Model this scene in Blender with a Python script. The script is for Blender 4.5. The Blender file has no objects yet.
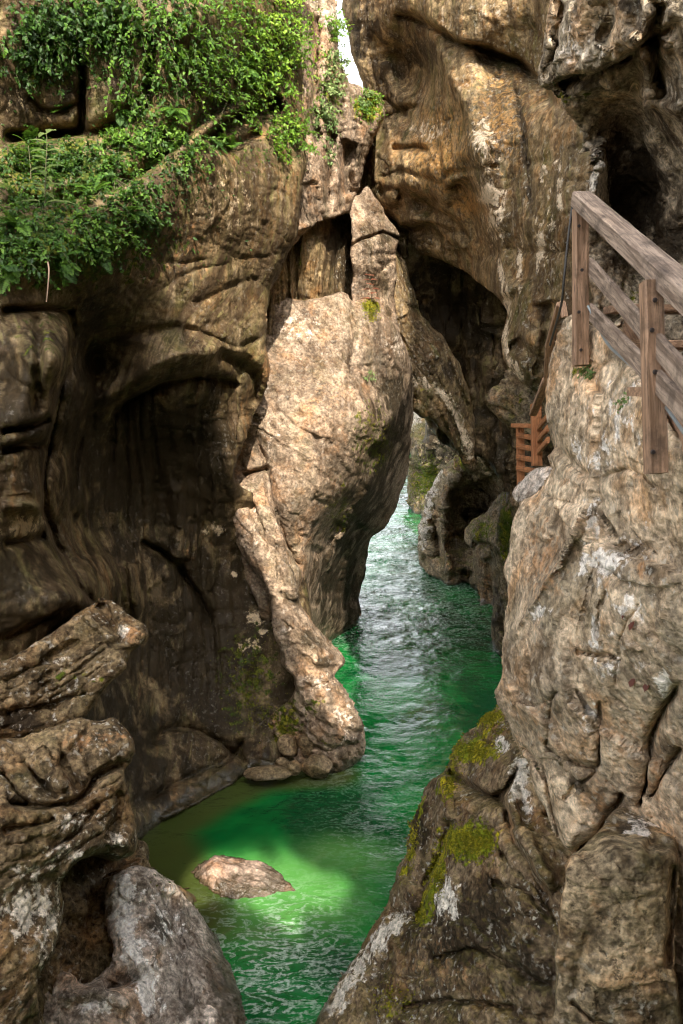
import bpy, math, random
import numpy as np
from mathutils import Vector

random.seed(7)
RNG = np.random.default_rng(11)
S = bpy.context.scene
COL = S.collection

# ----------------------------------------------------------------------------- camera
FPX, CX, CY, PITCH, CAMZ = 804.0, 341.5, 512.0, math.radians(9.3), 6.0
FW = np.array([0.0, math.cos(PITCH), -math.sin(PITCH)])
UP = np.array([0.0, math.sin(PITCH), math.cos(PITCH)])
RT = np.array([1.0, 0.0, 0.0])
EYE = np.array([0.0, 0.0, CAMZ])


def P(px, py, d):
    """world point seen at photo position (px, py) at distance d along the viewing axis"""
    px, py, d = np.broadcast_arrays(np.asarray(px, float), np.asarray(py, float), np.asarray(d, float))
    v = FW + RT * ((px - CX) / FPX)[..., None] + UP * ((CY - py) / FPX)[..., None]
    return EYE + v * d[..., None]


cam_data = bpy.data.cameras.new('camera')
cam = bpy.data.objects.new('camera', cam_data)
COL.objects.link(cam)
cam.location = EYE
cam.rotation_euler = (math.pi / 2 - PITCH, 0, 0)
cam_data.sensor_fit = 'VERTICAL'
cam_data.angle = 2 * math.atan(512 / FPX)
cam_data.clip_start = 0.05
cam_data.clip_end = 2000
S.camera = cam

# ----------------------------------------------------------------------------- noise


def _hash(i, j, k, seed):
    with np.errstate(over='ignore'):
        h = (i.astype(np.uint32) * np.uint32(374761393) + j.astype(np.uint32) * np.uint32(668265263)
             + k.astype(np.uint32) * np.uint32(2147483647 - 1442695) + np.uint32(seed * 974711 + 13))
        h = (h ^ (h >> np.uint32(13))) * np.uint32(1274126177)
        h = (h ^ (h >> np.uint32(16))) * np.uint32(2246822519)
    return h ^ (h >> np.uint32(15))


_G = np.array([[1, 1, 0], [-1, 1, 0], [1, -1, 0], [-1, -1, 0], [1, 0, 1], [-1, 0, 1], [1, 0, -1], [-1, 0, -1],
               [0, 1, 1], [0, -1, 1], [0, 1, -1], [0, -1, -1], [1, 1, 0], [-1, 1, 0], [0, -1, 1], [0, -1, -1]], float)


def perlin(p, seed=0):
    """gradient noise, p (n,3), about -1..1"""
    p = np.asarray(p, float)
    i = np.floor(p).astype(np.int64)
    f = p - i
    u = f * f * f * (f * (f * 6 - 15) + 10)
    out = 0
    for dx in (0, 1):
        wx = u[:, 0] if dx else 1 - u[:, 0]
        for dy in (0, 1):
            wy = u[:, 1] if dy else 1 - u[:, 1]
            for dz in (0, 1):
                wz = u[:, 2] if dz else 1 - u[:, 2]
                g = _G[_hash(i[:, 0] + dx, i[:, 1] + dy, i[:, 2] + dz, seed) & np.uint32(15)]
                dot = g[:, 0] * (f[:, 0] - dx) + g[:, 1] * (f[:, 1] - dy) + g[:, 2] * (f[:, 2] - dz)
                out = out + wx * wy * wz * dot
    return out


def fbm(p, octs=5, seed=0, gain=0.5, lac=2.03):
    a, t, out = 1.0, 0.0, 0
    for o in range(octs):
        out = out + a * perlin(p * lac ** o + 17.3 * o, seed + o)
        t += a
        a *= gain
    return out / t


def ridged(p, octs=4, seed=0, gain=0.5):
    a, t, out = 1.0, 0.0, 0
    for o in range(octs):
        out = out + a * (1 - 2 * np.abs(perlin(p * 2.07 ** o + 9.1 * o, seed + o)))
        t += a
        a *= gain
    return out / t


def facet(p, seed=0, jit=0.85):
    """fractured blocks: a random plane per cell, and the closeness to a joint between two cells"""
    p = np.asarray(p, float)
    i = np.floor(p).astype(np.int64)
    b1 = np.full(len(p), 1e9)
    b2 = np.full(len(p), 1e9)
    val = np.zeros(len(p))
    tint = np.zeros(len(p))
    m = np.float64(1 / 4294967295.0)
    for dx in (-1, 0, 1):
        for dy in (-1, 0, 1):
            for dz in (-1, 0, 1):
                ci, cj, ck = i[:, 0] + dx, i[:, 1] + dy, i[:, 2] + dz
                h = [_hash(ci, cj, ck, seed + s) * m for s in (0, 1, 2, 3, 4, 5, 6)]
                q = [p[:, a] - (c_ + 0.5 + jit * (h[a] - 0.5)) for a, c_ in enumerate((ci, cj, ck))]
                d = q[0] ** 2 + q[1] ** 2 + q[2] ** 2
                v = q[0] * (h[3] - 0.5) * 2 + q[1] * (h[4] - 0.5) * 2 + q[2] * (h[5] - 0.5) * 2 + (h[6] - 0.5)
                n = d < b1
                b2 = np.where(n, b1, np.minimum(b2, d))
                val = np.where(n, v, val)
                tint = np.where(n, h[6] * 0.6 + h[2] * 0.4, tint)
                b1 = np.where(n, d, b1)
    return val, np.sqrt(b2) - np.sqrt(b1), tint


def smooth(a, b, x):
    t = np.clip((x - a) / (b - a), 0, 1)
    return t * t * (3 - 2 * t)


# ----------------------------------------------------------------------------- curves and fields


def catmull(pts, closed, n=8):
    pts = np.asarray(pts, float)
    N = len(pts)
    out = []
    rng = range(N if closed else N - 1)
    for i in rng:
        g = (lambda k: pts[k % N]) if closed else (lambda k: pts[min(max(k, 0), N - 1)])
        p0, p1, p2, p3 = g(i - 1), g(i), g(i + 1), g(i + 2)
        for t in np.linspace(0, 1, n, endpoint=False):
            out.append(0.5 * ((2 * p1) + (-p0 + p2) * t + (2 * p0 - 5 * p1 + 4 * p2 - p3) * t * t + (-p0 + 3 * p1 - 3 * p2 + p3) * t ** 3))
    if not closed:
        out.append(pts[-1])
    return np.array(out)


def rbf(ctrl, X, Y, c=25.0):
    ctrl = np.asarray(ctrl, float)
    xy, v = ctrl[:, :2], ctrl[:, 2]
    n = len(v)
    phi = lambda r2: np.sqrt(r2 + c * c)
    A = phi(((xy[:, None] - xy[None]) ** 2).sum(-1))
    Q = np.c_[np.ones(n), xy / 500]
    M = np.block([[A, Q], [Q.T, np.zeros((3, 3))]])
    w = np.linalg.lstsq(M, np.r_[v, 0, 0, 0], rcond=None)[0]
    out = w[n] + w[n + 1] * X / 500 + w[n + 2] * Y / 500
    for k in range(n):
        out = out + w[k] * phi((X - xy[k, 0]) ** 2 + (Y - xy[k, 1]) ** 2)
    return out


def seg_dist(X, Y, pl, closed):
    """distance, nearest point, side sign and parameter of a polyline"""
    A = pl if closed else pl[:-1]
    B = np.roll(pl, -1, 0) if closed else pl[1:]
    best = np.full(X.shape, 1e18)
    nx, ny, side, par = (np.zeros(X.shape) for _ in range(4))
    for k, (a, b) in enumerate(zip(A, B)):
        d = b - a
        L = max(d @ d, 1e-9)
        t = np.clip(((X - a[0]) * d[0] + (Y - a[1]) * d[1]) / L, 0, 1)
        qx, qy = a[0] + t * d[0], a[1] + t * d[1]
        r = (X - qx) ** 2 + (Y - qy) ** 2
        m = r < best
        best = np.where(m, r, best)
        nx, ny = np.where(m, qx, nx), np.where(m, qy, ny)
        side = np.where(m, np.sign(d[0] * (Y - a[1]) - d[1] * (X - a[0])), side)
        par = np.where(m, (k + t) / len(A), par)
    return np.sqrt(best), nx, ny, side, par


def inside(X, Y, pl):
    c = np.zeros(X.shape, bool)
    for a, b in zip(pl, np.roll(pl, -1, 0)):
        if a[1] == b[1]:
            continue
        m = (a[1] > Y) != (b[1] > Y)
        c ^= m & (X < (b[0] - a[0]) * (Y - a[1]) / (b[1] - a[1]) + a[0])
    return c


# ----------------------------------------------------------------------------- scene helpers


def tag(o, label=None, cat=None, group=None, kind=None):
    for k, v in (('label', label), ('category', cat), ('group', group), ('kind', kind)):
        if v:
            o[k] = v
    return o


def link(name, verts, faces, mat, parent=None, smooth_=True, attrs=None, origin=None):
    """one mesh object; origin moves to the middle of its base"""
    verts = np.asarray(verts, float)
    if origin is None:
        origin = np.array([(verts[:, 0].min() + verts[:, 0].max()) / 2, (verts[:, 1].min() + verts[:, 1].max()) / 2, verts[:, 2].min()])
    me = bpy.data.meshes.new(name)
    v = verts - origin
    if isinstance(faces, np.ndarray):
        nf, k = faces.shape
        me.vertices.add(len(v))
        me.vertices.foreach_set('co', v.astype(np.float32).ravel())
        me.loops.add(nf * k)
        me.loops.foreach_set('vertex_index', faces.astype(np.int32).ravel())
        me.polygons.add(nf)
        me.polygons.foreach_set('loop_start', np.arange(0, nf * k, k, dtype=np.int32))
        me.update(calc_edges=True)
    else:
        me.from_pydata([tuple(x) for x in v], [], faces)
        me.update()
    me.validate()
    if attrs:
        for an, av in attrs.items():
            av = np.asarray(av, np.float32)
            if av.ndim == 1:
                me.attributes.new(an, 'FLOAT', 'POINT').data.foreach_set('value', av)
            else:
                me.attributes.new(an, 'FLOAT_COLOR', 'POINT').data.foreach_set('color', av.ravel())
    if smooth_:
        me.polygons.foreach_set('use_smooth', np.ones(len(me.polygons), bool))
    me.materials.append(mat)
    o = bpy.data.objects.new(name, me)
    COL.objects.link(o)
    o.location = origin
    if parent is not None:
        o.parent = parent
        bpy.context.view_layer.update()
        o.matrix_parent_inverse = parent.matrix_world.inverted()
    return o


def empty(name, loc):
    o = bpy.data.objects.new(name, None)
    o.empty_display_size = 0.1
    COL.objects.link(o)
    o.location = loc
    return o


# ----------------------------------------------------------------------------- materials
class NT:
    def __init__(self, name):
        self.m = bpy.data.materials.new(name)
        self.m.use_nodes = True
        self.t = self.m.node_tree
        self.t.nodes.clear()
        self.out = self.t.nodes.new('ShaderNodeOutputMaterial')

    def n(self, typ, ins=None, **kw):
        nd = self.t.nodes.new(typ)
        for k, v in kw.items():
            setattr(nd, k, v)
        for k, v in (ins or {}).items():
            self.set(nd.inputs[k], v)
        return nd

    def set(self, sock, v):
        if isinstance(v, bpy.types.NodeSocket):
            self.t.links.new(v, sock)
        elif isinstance(v, (tuple, list)) and len(v) == 3 and sock.type == 'RGBA':
            sock.default_value = (*v, 1)
        else:
            sock.default_value = v

    def math(self, op, a, b=0.0, c=None, clamp=False):
        nd = self.n('ShaderNodeMath', operation=op, use_clamp=clamp)
        self.set(nd.inputs[0], a)
        self.set(nd.inputs[1], b)
        if c is not None:
            self.set(nd.inputs[2], c)
        return nd.outputs[0]

    def noise(self, vec, scale, detail=6, rough=0.6, dist=0.0):
        return self.n('ShaderNodeTexNoise', {'Vector': vec, 'Scale': scale, 'Detail': detail, 'Roughness': rough, 'Distortion': dist}).outputs[0]

    def rng(self, v, a, b, c=0.0, d=1.0, smooth_=True):
        nd = self.n('ShaderNodeMapRange', {'Value': v, 'From Min': a, 'From Max': b, 'To Min': c, 'To Max': d})
        nd.interpolation_type = 'SMOOTHSTEP' if smooth_ else 'LINEAR'
        return nd.outputs[0]

    def mix(self, f, a, b, blend='MIX'):
        nd = self.n('ShaderNodeMix', data_type='RGBA', blend_type=blend)
        self.set(nd.inputs[0], f)
        self.set(nd.inputs[6], a)
        self.set(nd.inputs[7], b)
        return nd.outputs[2]

    def scale(self, vec, s):
        return self.n('ShaderNodeVectorMath', {0: vec, 1: s}, operation='MULTIPLY').outputs[0]

    def attr(self, name, out='Fac'):
        return self.n('ShaderNodeAttribute', attribute_name=name).outputs[out]


def rock_mat(name, a=(0.12, 0.085, 0.055), b=(0.34, 0.25, 0.165), pale=(0.56, 0.50, 0.43), dark=(0.028, 0.020, 0.012),
             rust=(0.33, 0.17, 0.075), moss=(0.085, 0.11, 0.012), moss2=(0.26, 0.22, 0.02), speck=0.35, streak=0.0, flow=0.0, warm=1.0, spec=0.14,
             green=0.15, topmoss=0.0, bump=1.0, fine=1.0, rough=0.72, lichen=(0.50, 0.46, 0.38)):
    t = NT(name)
    pos = t.n('ShaderNodeNewGeometry').outputs['Position']
    nrm = t.n('ShaderNodeNewGeometry').outputs['Normal']
    n_low = t.noise(pos, 0.9, 5, 0.62, 0.8)
    n_mid = t.noise(pos, 4.5, 8, 0.68, 0.1)
    n_fin = t.noise(pos, 24.0, 3, 0.62)
    n_hi = t.noise(pos, 10.0, 5, 0.72, 0.1)
    c = t.mix(t.rng(t.math('ADD', t.math('MULTIPLY', n_mid, 0.55), t.math('MULTIPLY', n_hi, 0.45)), 0.40, 0.60), a, b)
    n_wm = t.noise(pos, 2.3, 5, 0.6, 0.5)
    c = t.mix(t.rng(n_wm, 0.50, 0.66, 0, 0.45 * warm), c, (b[0] * 1.05, b[1] * 0.72, b[2] * 0.45))
    c = t.mix(t.rng(n_wm, 0.36, 0.48, 0.4, 0.0), c, (b[0] * 0.80, b[1] * 0.86, b[2] * 0.90))
    c = t.mix(t.rng(n_low, 0.42, 0.66, 0.0, 0.55), c, tuple(x * 0.45 for x in a))
    # each fractured face has weathered to its own tone
    tn = t.math('ADD', t.attr('tint'), t.math('MULTIPLY', t.math('SUBTRACT', n_hi, 0.5), 0.9))
    tv = t.rng(tn, 0.22, 0.80, 0.58, 1.38, False)
    c = t.mix(1.0, c, t.n('ShaderNodeCombineColor', {0: tv, 1: tv, 2: tv}).outputs[0], 'MULTIPLY')
    # olive algae film in patches
    n_alg = t.noise(t.scale(pos, (1.3, 1.3, 0.6)), 1.7, 6, 0.65)
    c = t.mix(t.rng(n_alg, 0.50, 0.68, 0.0, green), c, (0.06, 0.062, 0.014))
    if streak:
        n_st = t.noise(t.scale(pos, (5.0, 5.0, 0.38)), 1.0, 6, 0.62, 0.4)
        c = t.mix(t.rng(n_st, 0.48, 0.64, 0.0, streak), c, dark)
        n_s2 = t.noise(t.scale(pos, (8.0, 8.0, 0.5)), 1.3, 5, 0.6, 0.3)
        c = t.mix(t.rng(n_s2, 0.56, 0.70, 0.0, streak * 0.55), c, pale)
    if flow:
        fl = t.attr('flow')
        z = t.n('ShaderNodeSeparateXYZ', {0: pos}).outputs[2]
        fv = t.n('ShaderNodeCombineXYZ', {0: fl, 1: t.math('MULTIPLY', z, 0.22), 2: t.math('MULTIPLY', n_low, 0.8)}).outputs[0]
        f1 = t.noise(fv, 2.2, 7, 0.62, 0.3)
        f2 = t.noise(t.scale(fv, (1, 1.6, 1)), 5.5, 5, 0.6, 0.2)
        c = t.mix(t.rng(f1, 0.46, 0.62, 0.0, flow), c, (0.055, 0.034, 0.018))
        c = t.mix(t.rng(f2, 0.54, 0.68, 0.0, flow * 0.8), c, (0.17, 0.14, 0.055))
        c = t.mix(t.rng(f1, 0.30, 0.42, flow * 0.6, 0.0), c, (0.20, 0.095, 0.035))
    pc = t.n('ShaderNodeAttribute', attribute_name='paint')
    sep = t.n('ShaderNodeSeparateColor', {0: pc.outputs['Color']})
    p_moss, p_pale, p_dark, p_rust = sep.outputs[0], sep.outputs[1], sep.outputs[2], pc.outputs['Alpha']

    n_pl = t.noise(pos, 7.0, 6, 0.74, 0.1)

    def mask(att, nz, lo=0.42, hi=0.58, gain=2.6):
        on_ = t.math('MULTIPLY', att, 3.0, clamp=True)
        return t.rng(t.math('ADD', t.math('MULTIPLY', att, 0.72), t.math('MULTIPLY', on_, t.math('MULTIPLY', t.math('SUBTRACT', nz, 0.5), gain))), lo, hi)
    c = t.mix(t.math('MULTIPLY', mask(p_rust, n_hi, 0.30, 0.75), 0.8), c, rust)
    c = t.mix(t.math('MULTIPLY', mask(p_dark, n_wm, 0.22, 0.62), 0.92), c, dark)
    c = t.mix(t.math('MULTIPLY', mask(p_pale, n_pl, 0.40, 0.60), 0.85), c, pale)
    # mottling
    c = t.mix(1.0, c, t.n('ShaderNodeCombineColor', {0: t.rng(n_fin, 0.3, 0.7, 1 - 0.5 * fine, 1 + 0.38 * fine), 1: t.rng(n_fin, 0.3, 0.7, 1 - 0.5 * fine, 1 + 0.38 * fine),
                                                     2: t.rng(n_fin, 0.3, 0.7, 1 - 0.5 * fine, 1 + 0.36 * fine)}).outputs[0], 'MULTIPLY')
    n_pit = t.noise(pos, 13.0, 4, 0.72)
    c = t.mix(t.rng(n_pit, 0.34, 0.43, 0.7 * fine, 0.0), c, tuple(x * 0.35 for x in a))
    # pale lichen and mineral flecks
    n_li = t.noise(pos, 17.0, 5, 0.62, 0.15)
    li = t.math('MULTIPLY', t.rng(n_li, 0.56, 0.66), t.rng(n_low, 0.35, 0.6))
    c = t.mix(t.math('MULTIPLY', li, speck), c, lichen)
    # moss
    nz = t.n('ShaderNodeSeparateXYZ', {0: nrm}).outputs[2]
    n_ms = t.noise(pos, 9.0, 6, 0.7)
    mo = mask(p_moss, n_ms, 0.38, 0.55)
    if topmoss:
        mo = t.math('MAXIMUM', mo, t.math('MULTIPLY', t.rng(t.math('ADD', nz, t.math('MULTIPLY', t.math('SUBTRACT', n_ms, 0.5), 1.6)), 0.45, 0.85), topmoss))
    mc = t.mix(t.rng(t.noise(pos, 3.1, 4, 0.6), 0.42, 0.62), moss, moss2)
    mc = t.mix(t.rng(n_fin, 0.35, 0.65), tuple(x * 0.45 for x in moss), mc)
    c = t.mix(mo, c, mc)
    # wet band along the waterline
    pz = t.n('ShaderNodeSeparateXYZ', {0: pos}).outputs[2]
    wet = t.rng(t.math('ADD', pz, t.math('MULTIPLY', t.math('SUBTRACT', n_mid, 0.5), 0.5)), 0.10, 0.24, 1.0, 0.0)
    c = t.mix(t.math('MULTIPLY', wet, 0.75), c, (0.035, 0.030, 0.014))
    # relief finer than the mesh
    rg = t.n('ShaderNodeTexNoise', {'Vector': pos, 'Scale': 6.0, 'Detail': 4, 'Roughness': 0.6, 'Lacunarity': 2.1, 'Distortion': 0.1})
    rg.noise_type = 'RIDGED_MULTIFRACTAL'
    h = t.math('MULTIPLY', n_mid, 0.35)
    h = t.math('ADD', h, t.math('MULTIPLY', rg.outputs[0], -0.10))
    h = t.math('ADD', h, t.math('MULTIPLY', n_pit, 0.40))
    h = t.math('ADD', h, t.math('MULTIPLY', n_fin, 0.32))
    bp = t.n('ShaderNodeBump', {'Strength': 0.9 * bump, 'Distance': 0.075, 'Height': h})
    bs = t.n('ShaderNodeBsdfPrincipled', {'Base Color': c, 'Normal': bp.outputs[0]})
    ro = t.rng(t.math('ADD', n_pl, t.math('MULTIPLY', mo, 0.5)), 0.3, 0.75, rough - 0.15, min(1, rough + 0.2))
    t.set(bs.inputs['Roughness'], t.math('MULTIPLY', ro, t.math('SUBTRACT', 1.0, t.math('MULTIPLY', wet, 0.6))))
    t.set(bs.inputs['Specular IOR Level'], t.math('ADD', spec, t.math('MULTIPLY', wet, 0.35)))
    t.t.links.new(bs.outputs[0], t.out.inputs[0])
    return t.m


# ----------------------------------------------------------------------------- rock masses
SURF, BINS = {}, {}


def rock(name, outline, depth, mat, step=2.0, R=22, k=None, thick=3.0, strokes=(), jag=1.2, amps=None, paint=(), flow=None, parent=None,
         seed=0, taper=0.10, key=None, c=25.0, flute=0.0, flute_k=1.0, flute_fn=None, stepf=0.85):
    """a closed rock mass: outline and distances set its place, its face is carved by strokes and by fractal relief in metres"""
    amps = {**dict(big=0.10, mid=0.04, ridge=0.02, strata=0.03, crack=0.03, fine=0.014, grit=0.005, facet=0.05, fs=1.3, sc=1.0, tilt=0.2), **(amps or {})}
    step = step * stepf
    pl = catmull(outline, True, 8)
    if jag:
        q = np.c_[pl / 22.0, np.full(len(pl), seed * 3.1)]
        q2 = np.c_[pl / 7.0, np.full(len(pl), seed * 5.7)]
        pl = pl + jag * 2.2 * np.c_[perlin(q, seed), perlin(q + 50, seed)] + jag * 1.1 * np.c_[perlin(q2, seed), perlin(q2 + 50, seed)]
    x0, y0 = pl.min(0) - 2 * step
    x1, y1 = pl.max(0) + 2 * step
    gx, gy = np.arange(x0, x1 + step, step), np.arange(y0, y1 + step, step)
    X, Y = np.meshgrid(gx, gy)
    dist, nx, ny, _, _ = seg_dist(X, Y, pl, True)
    ins = inside(X, Y, pl)
    sd = np.where(ins, dist, -dist)
    snap = (~ins) & (dist < 1.6 * step) | (ins & (dist < 0.35 * step))
    ok = ins | snap
    X, Y = np.where(snap, nx, X), np.where(snap, ny, Y)
    sd = np.where(snap, 0, sd)
    cell_ins = (ins[:-1, :-1] | ins[1:, :-1] | ins[:-1, 1:] | ins[1:, 1:])
    cell = cell_ins & ok[:-1, :-1] & ok[1:, :-1] & ok[:-1, 1:] & ok[1:, 1:]
    idx = np.arange(X.size).reshape(X.shape)
    q = np.stack([idx[:-1, :-1][cell], idx[1:, :-1][cell], idx[1:, 1:][cell], idx[:-1, 1:][cell]], 1)
    used = np.unique(q)
    remap = np.full(X.size, -1)
    remap[used] = np.arange(len(used))
    q = remap[q]
    x, y, s = X.ravel()[used], Y.ravel()[used], sd.ravel()[used]
    D = rbf(depth, x, y, c)
    Dsm = D.copy()
    tt = np.clip(s / R, 0, 1)
    kk = k if k is not None else R * D / FPX * 1.1
    D = D + kk * (1 - np.sqrt(np.clip(1 - (1 - tt) ** 2, 0, 1)))
    # hand carving
    for st in strokes:
        pts, w, amp = st[0], st[1], st[2]
        mode = st[3] if len(st) > 3 else 'g'
        cpl = catmull(pts, False, 6)
        wob = 2.5 * perlin(np.c_[x / 18, y / 18, np.full(len(x), 3.3)], seed + 5)
        wob2 = 2.5 * perlin(np.c_[x / 18, y / 18, np.full(len(x), 8.3)], seed + 6)
        ds, _, _, side, par = seg_dist(x + wob, y + wob2, cpl, False)
        fade = smooth(0, 0.12, par) * smooth(0, 0.12, 1 - par) if mode != 'b' else 1
        if mode in 'gb':
            D = D + amp * np.exp(-(ds / w) ** 2) * fade
        elif mode == 'v':
            D = D + amp * np.exp(-ds / w) * fade
        elif mode in 'lr':
            sg = ds * side * (1 if mode == 'r' else -1)
            D = D + amp * np.where(sg > 0, np.exp(-(sg / w)), np.exp(-(sg / 3.5) ** 2)) * fade
    fl = None
    if flow is not None:
        fl = rbf(flow, x, y, 20.0)
        if flute:
            fq = np.c_[fl * 2.4 * flute_k, y / 260, x / 400]
            fm = flute_fn(x, y) if flute_fn else 1.0
            D = D + flute * fm * (np.abs(perlin(fq * 0.8, seed + 31)) * 1.5 + np.abs(perlin(fq * 1.9 + 4, seed + 32)) * 0.55 + 0.25 * perlin(fq * 4.5, seed + 33))
    pos = P(x, y, D)

    # normals of the grid surface
    def normals(p):
        n = np.zeros_like(p)
        fn = np.cross(p[q[:, 2]] - p[q[:, 0]], p[q[:, 3]] - p[q[:, 1]])
        for j in range(4):
            for ax in range(3):
                n[:, ax] += np.bincount(q[:, j], fn[:, ax], len(p))
        n /= np.linalg.norm(n, axis=1, keepdims=True) + 1e-12
        flip = ((EYE - p) * n).sum(1) < 0
        n[flip] *= -1
        return n
    nm = normals(pos)
    sc = amps['sc']
    w = pos * sc
    warp = np.c_[fbm(w * 0.9, 3, seed + 1), fbm(w * 0.9 + 31, 3, seed + 2), fbm(w * 0.9 + 67, 3, seed + 3)]
    ww = w + 0.55 * warp
    disp = amps['big'] * fbm(ww * 0.8, 4, seed + 4, 0.5)
    disp = disp + amps['mid'] * fbm(ww * 2.6, 4, seed + 7, 0.55)
    if amps['ridge']:
        disp = disp + amps['ridge'] * ridged(ww * 1.5, 5, seed + 8, 0.55)
    tl = amps['tilt']
    if amps['strata']:
        sv = np.c_[ww[:, 0] * 0.5, ww[:, 1] * 0.5, ww[:, 2] + tl * ww[:, 0]]
        sn = fbm(sv * np.array([0.9, 0.9, 4.2]), 4, seed + 9, 0.55)
        disp = disp + amps['strata'] * (0.5 - np.abs(sn) * 2.6 + 0.8 * sn)
    tint = np.full(len(pos), 0.5)
    if amps['facet']:
        fw = w + 0.035 * fbm(w * 3.1, 3, seed + 15)[:, None] + 0.06 * warp
        ft = np.c_[fw[:, 0] + 0.25 * fw[:, 2], fw[:, 1], fw[:, 2] * 1.25 + tl * fw[:, 0]] * amps['fs']
        v1, e1_, t1_ = facet(ft, seed + 16)
        v2, e2_, t2_ = facet(ft * 2.7 + 3, seed + 24)
        v3, e3_, t3_ = facet(ft * 6.5 + 7, seed + 44)
        disp = disp + amps['facet'] * (v1 + 0.42 * v2 + 0.16 * v3)
        tint = 0.38 * t1_ + 0.36 * t2_ + 0.26 * t3_
        disp = disp - amps['crack'] * (np.exp(-(e1_ / 0.04) ** 2) + 0.4 * np.exp(-(e2_ / 0.05) ** 2)) * smooth(-0.25, 0.2, warp[:, 0])
    view = EYE - pos
    cosv = np.abs((nm * view).sum(1)) / np.linalg.norm(view, axis=1)
    disp = disp * (0.15 + 0.85 * smooth(0.12, 0.5, cosv))
    small = amps['fine'] * fbm(ww * 9, 5, seed + 14, 0.62) + amps['fine'] * 0.7 * (0.3 - np.abs(perlin(ww * 7.0, seed + 17))) * 2
    small = small + amps['grit'] * fbm(w * 38, 2, seed + 18, 0.7)
    disp = disp + small * smooth(0.2, 0.6, cosv)
    pos = pos + nm * disp[:, None]
    # back and sides
    cen = np.array([x.mean(), y.mean()])
    bx, by = x + (cen[0] - x) * taper, y + (cen[1] - y) * taper
    back = P(bx, by, Dsm + thick + kk)
    n0 = len(x)
    e = np.concatenate([q[:, [0, 1]], q[:, [1, 2]], q[:, [2, 3]], q[:, [3, 0]]])
    es = np.sort(e, 1)
    _, inv, cnt = np.unique(es, axis=0, return_inverse=True, return_counts=True)
    be = e[cnt[inv.ravel()] == 1]
    bv = np.unique(be)
    # two rings along the sides, roughened
    rings = []
    base_i = 2 * n0
    ring_map = []
    for f in (0.3, 0.65):
        rp = pos[bv] * (1 - f) + back[bv] * f
        rp = rp + 0.12 * np.c_[fbm(rp * 1.5, 3, seed + 21), fbm(rp * 1.5 + 9, 3, seed + 22), fbm(rp * 1.5 + 23, 3, seed + 23)] * 0.5
        mp = np.full(n0, -1)
        mp[bv] = base_i + np.arange(len(bv))
        base_i += len(bv)
        rings.append(rp)
        ring_map.append(mp)
    idm = np.arange(n0)
    seqs = [idm, ring_map[0], ring_map[1], idm + n0]
    sides = [np.stack([A[be[:, 1]], A[be[:, 0]], B[be[:, 0]], B[be[:, 1]]], 1) for A, B in zip(seqs[:-1], seqs[1:])]
    verts = np.concatenate([pos, back] + rings)
    faces = np.concatenate([q, q[:, ::-1] + n0] + sides)
    # colour patches: stains, moss and lichen, plus shade painted dark in hollows
    ch = np.zeros((n0, 4))
    CI = dict(moss=0, pale=1, dark=2, rust=3)
    for pt in paint:
        kind, pts, w, amt = pt
        if isinstance(w, tuple):
            v = amt * np.exp(-(((x - pts[0]) / w[0]) ** 2 + ((y - pts[1]) / w[1]) ** 2))
        else:
            ds = seg_dist(x, y, catmull(pts, False, 5), False)[0]
            v = amt * np.exp(-(ds / w) ** 2)
        ch[:, CI[kind]] = np.maximum(ch[:, CI[kind]], v)
    chf = np.concatenate([ch, ch] + [ch[bv]] * 2)
    at = {'paint': chf, 'tint': np.concatenate([tint, tint, tint[bv], tint[bv]])}
    if fl is not None:
        at['flow'] = np.concatenate([fl, fl, fl[bv], fl[bv]])
    o = link(name, verts, faces, mat, parent, attrs=at)
    SURF[key or name] = (x, y, pos, nm)
    return o


def on(key, px, py):
    """point and normal of a rock's face at a photo position"""
    x, y, pos, nm = SURF[key]
    if key not in BINS:
        b = {}
        for i, (u, v) in enumerate(zip((x // 12).astype(int), (y // 12).astype(int))):
            b.setdefault((u, v), []).append(i)
        BINS[key] = {k: np.array(v) for k, v in b.items()}
    b, u, v = BINS[key], int(px // 12), int(py // 12)
    c = [b[(u + i, v + j)] for i in (-1, 0, 1) for j in (-1, 0, 1) if (u + i, v + j) in b]
    i = np.concatenate(c) if c else np.arange(len(x))
    i = i[np.argmin((x[i] - px) ** 2 + (y[i] - py) ** 2)]
    return pos[i], nm[i]


def blob(name, center, radii, mat, seed, sub=5, rough=0.16, fine=0.05, rot=0.0, flat=0.0, parent=None, tiltx=0.0):
    """a loose boulder"""
    import bmesh
    bm = bmesh.new()
    bmesh.ops.create_icosphere(bm, subdivisions=sub, radius=1)
    v = np.array([x.co[:] for x in bm.verts])
    f = np.array([[l.index for l in x.verts] for x in bm.faces])
    bm.free()
    n = v.copy()
    # flattened facets
    rg = np.random.default_rng(seed)
    for _ in range(9):
        d = rg.normal(size=3)
        d /= np.linalg.norm(d)
        h = rg.uniform(0.62, 0.9)
        s = v @ d
        v = v - np.maximum(s - h, 0)[:, None] * d * 0.85
    v = v * (1 + rough * fbm(n * 1.3 + seed, 4, seed)[:, None] + fine * ridged(n * 3.5 + seed, 4, seed + 3)[:, None])
    if flat:
        v[:, 2] = np.where(v[:, 2] < -flat, -flat + (v[:, 2] + flat) * 0.2, v[:, 2])
    v = v * np.array(radii)
    ca, sa = math.cos(rot), math.sin(rot)
    v = np.c_[v[:, 0] * ca - v[:, 1] * sa, v[:, 0] * sa + v[:, 1] * ca, v[:, 2] + tiltx * v[:, 0]]
    return link(name, v + np.asarray(center), f, mat, parent, attrs={'paint': np.zeros((len(v), 4)), 'tint': 0.5 + 0.25 * perlin(n * 2.2 + seed, seed + 9)})


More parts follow.
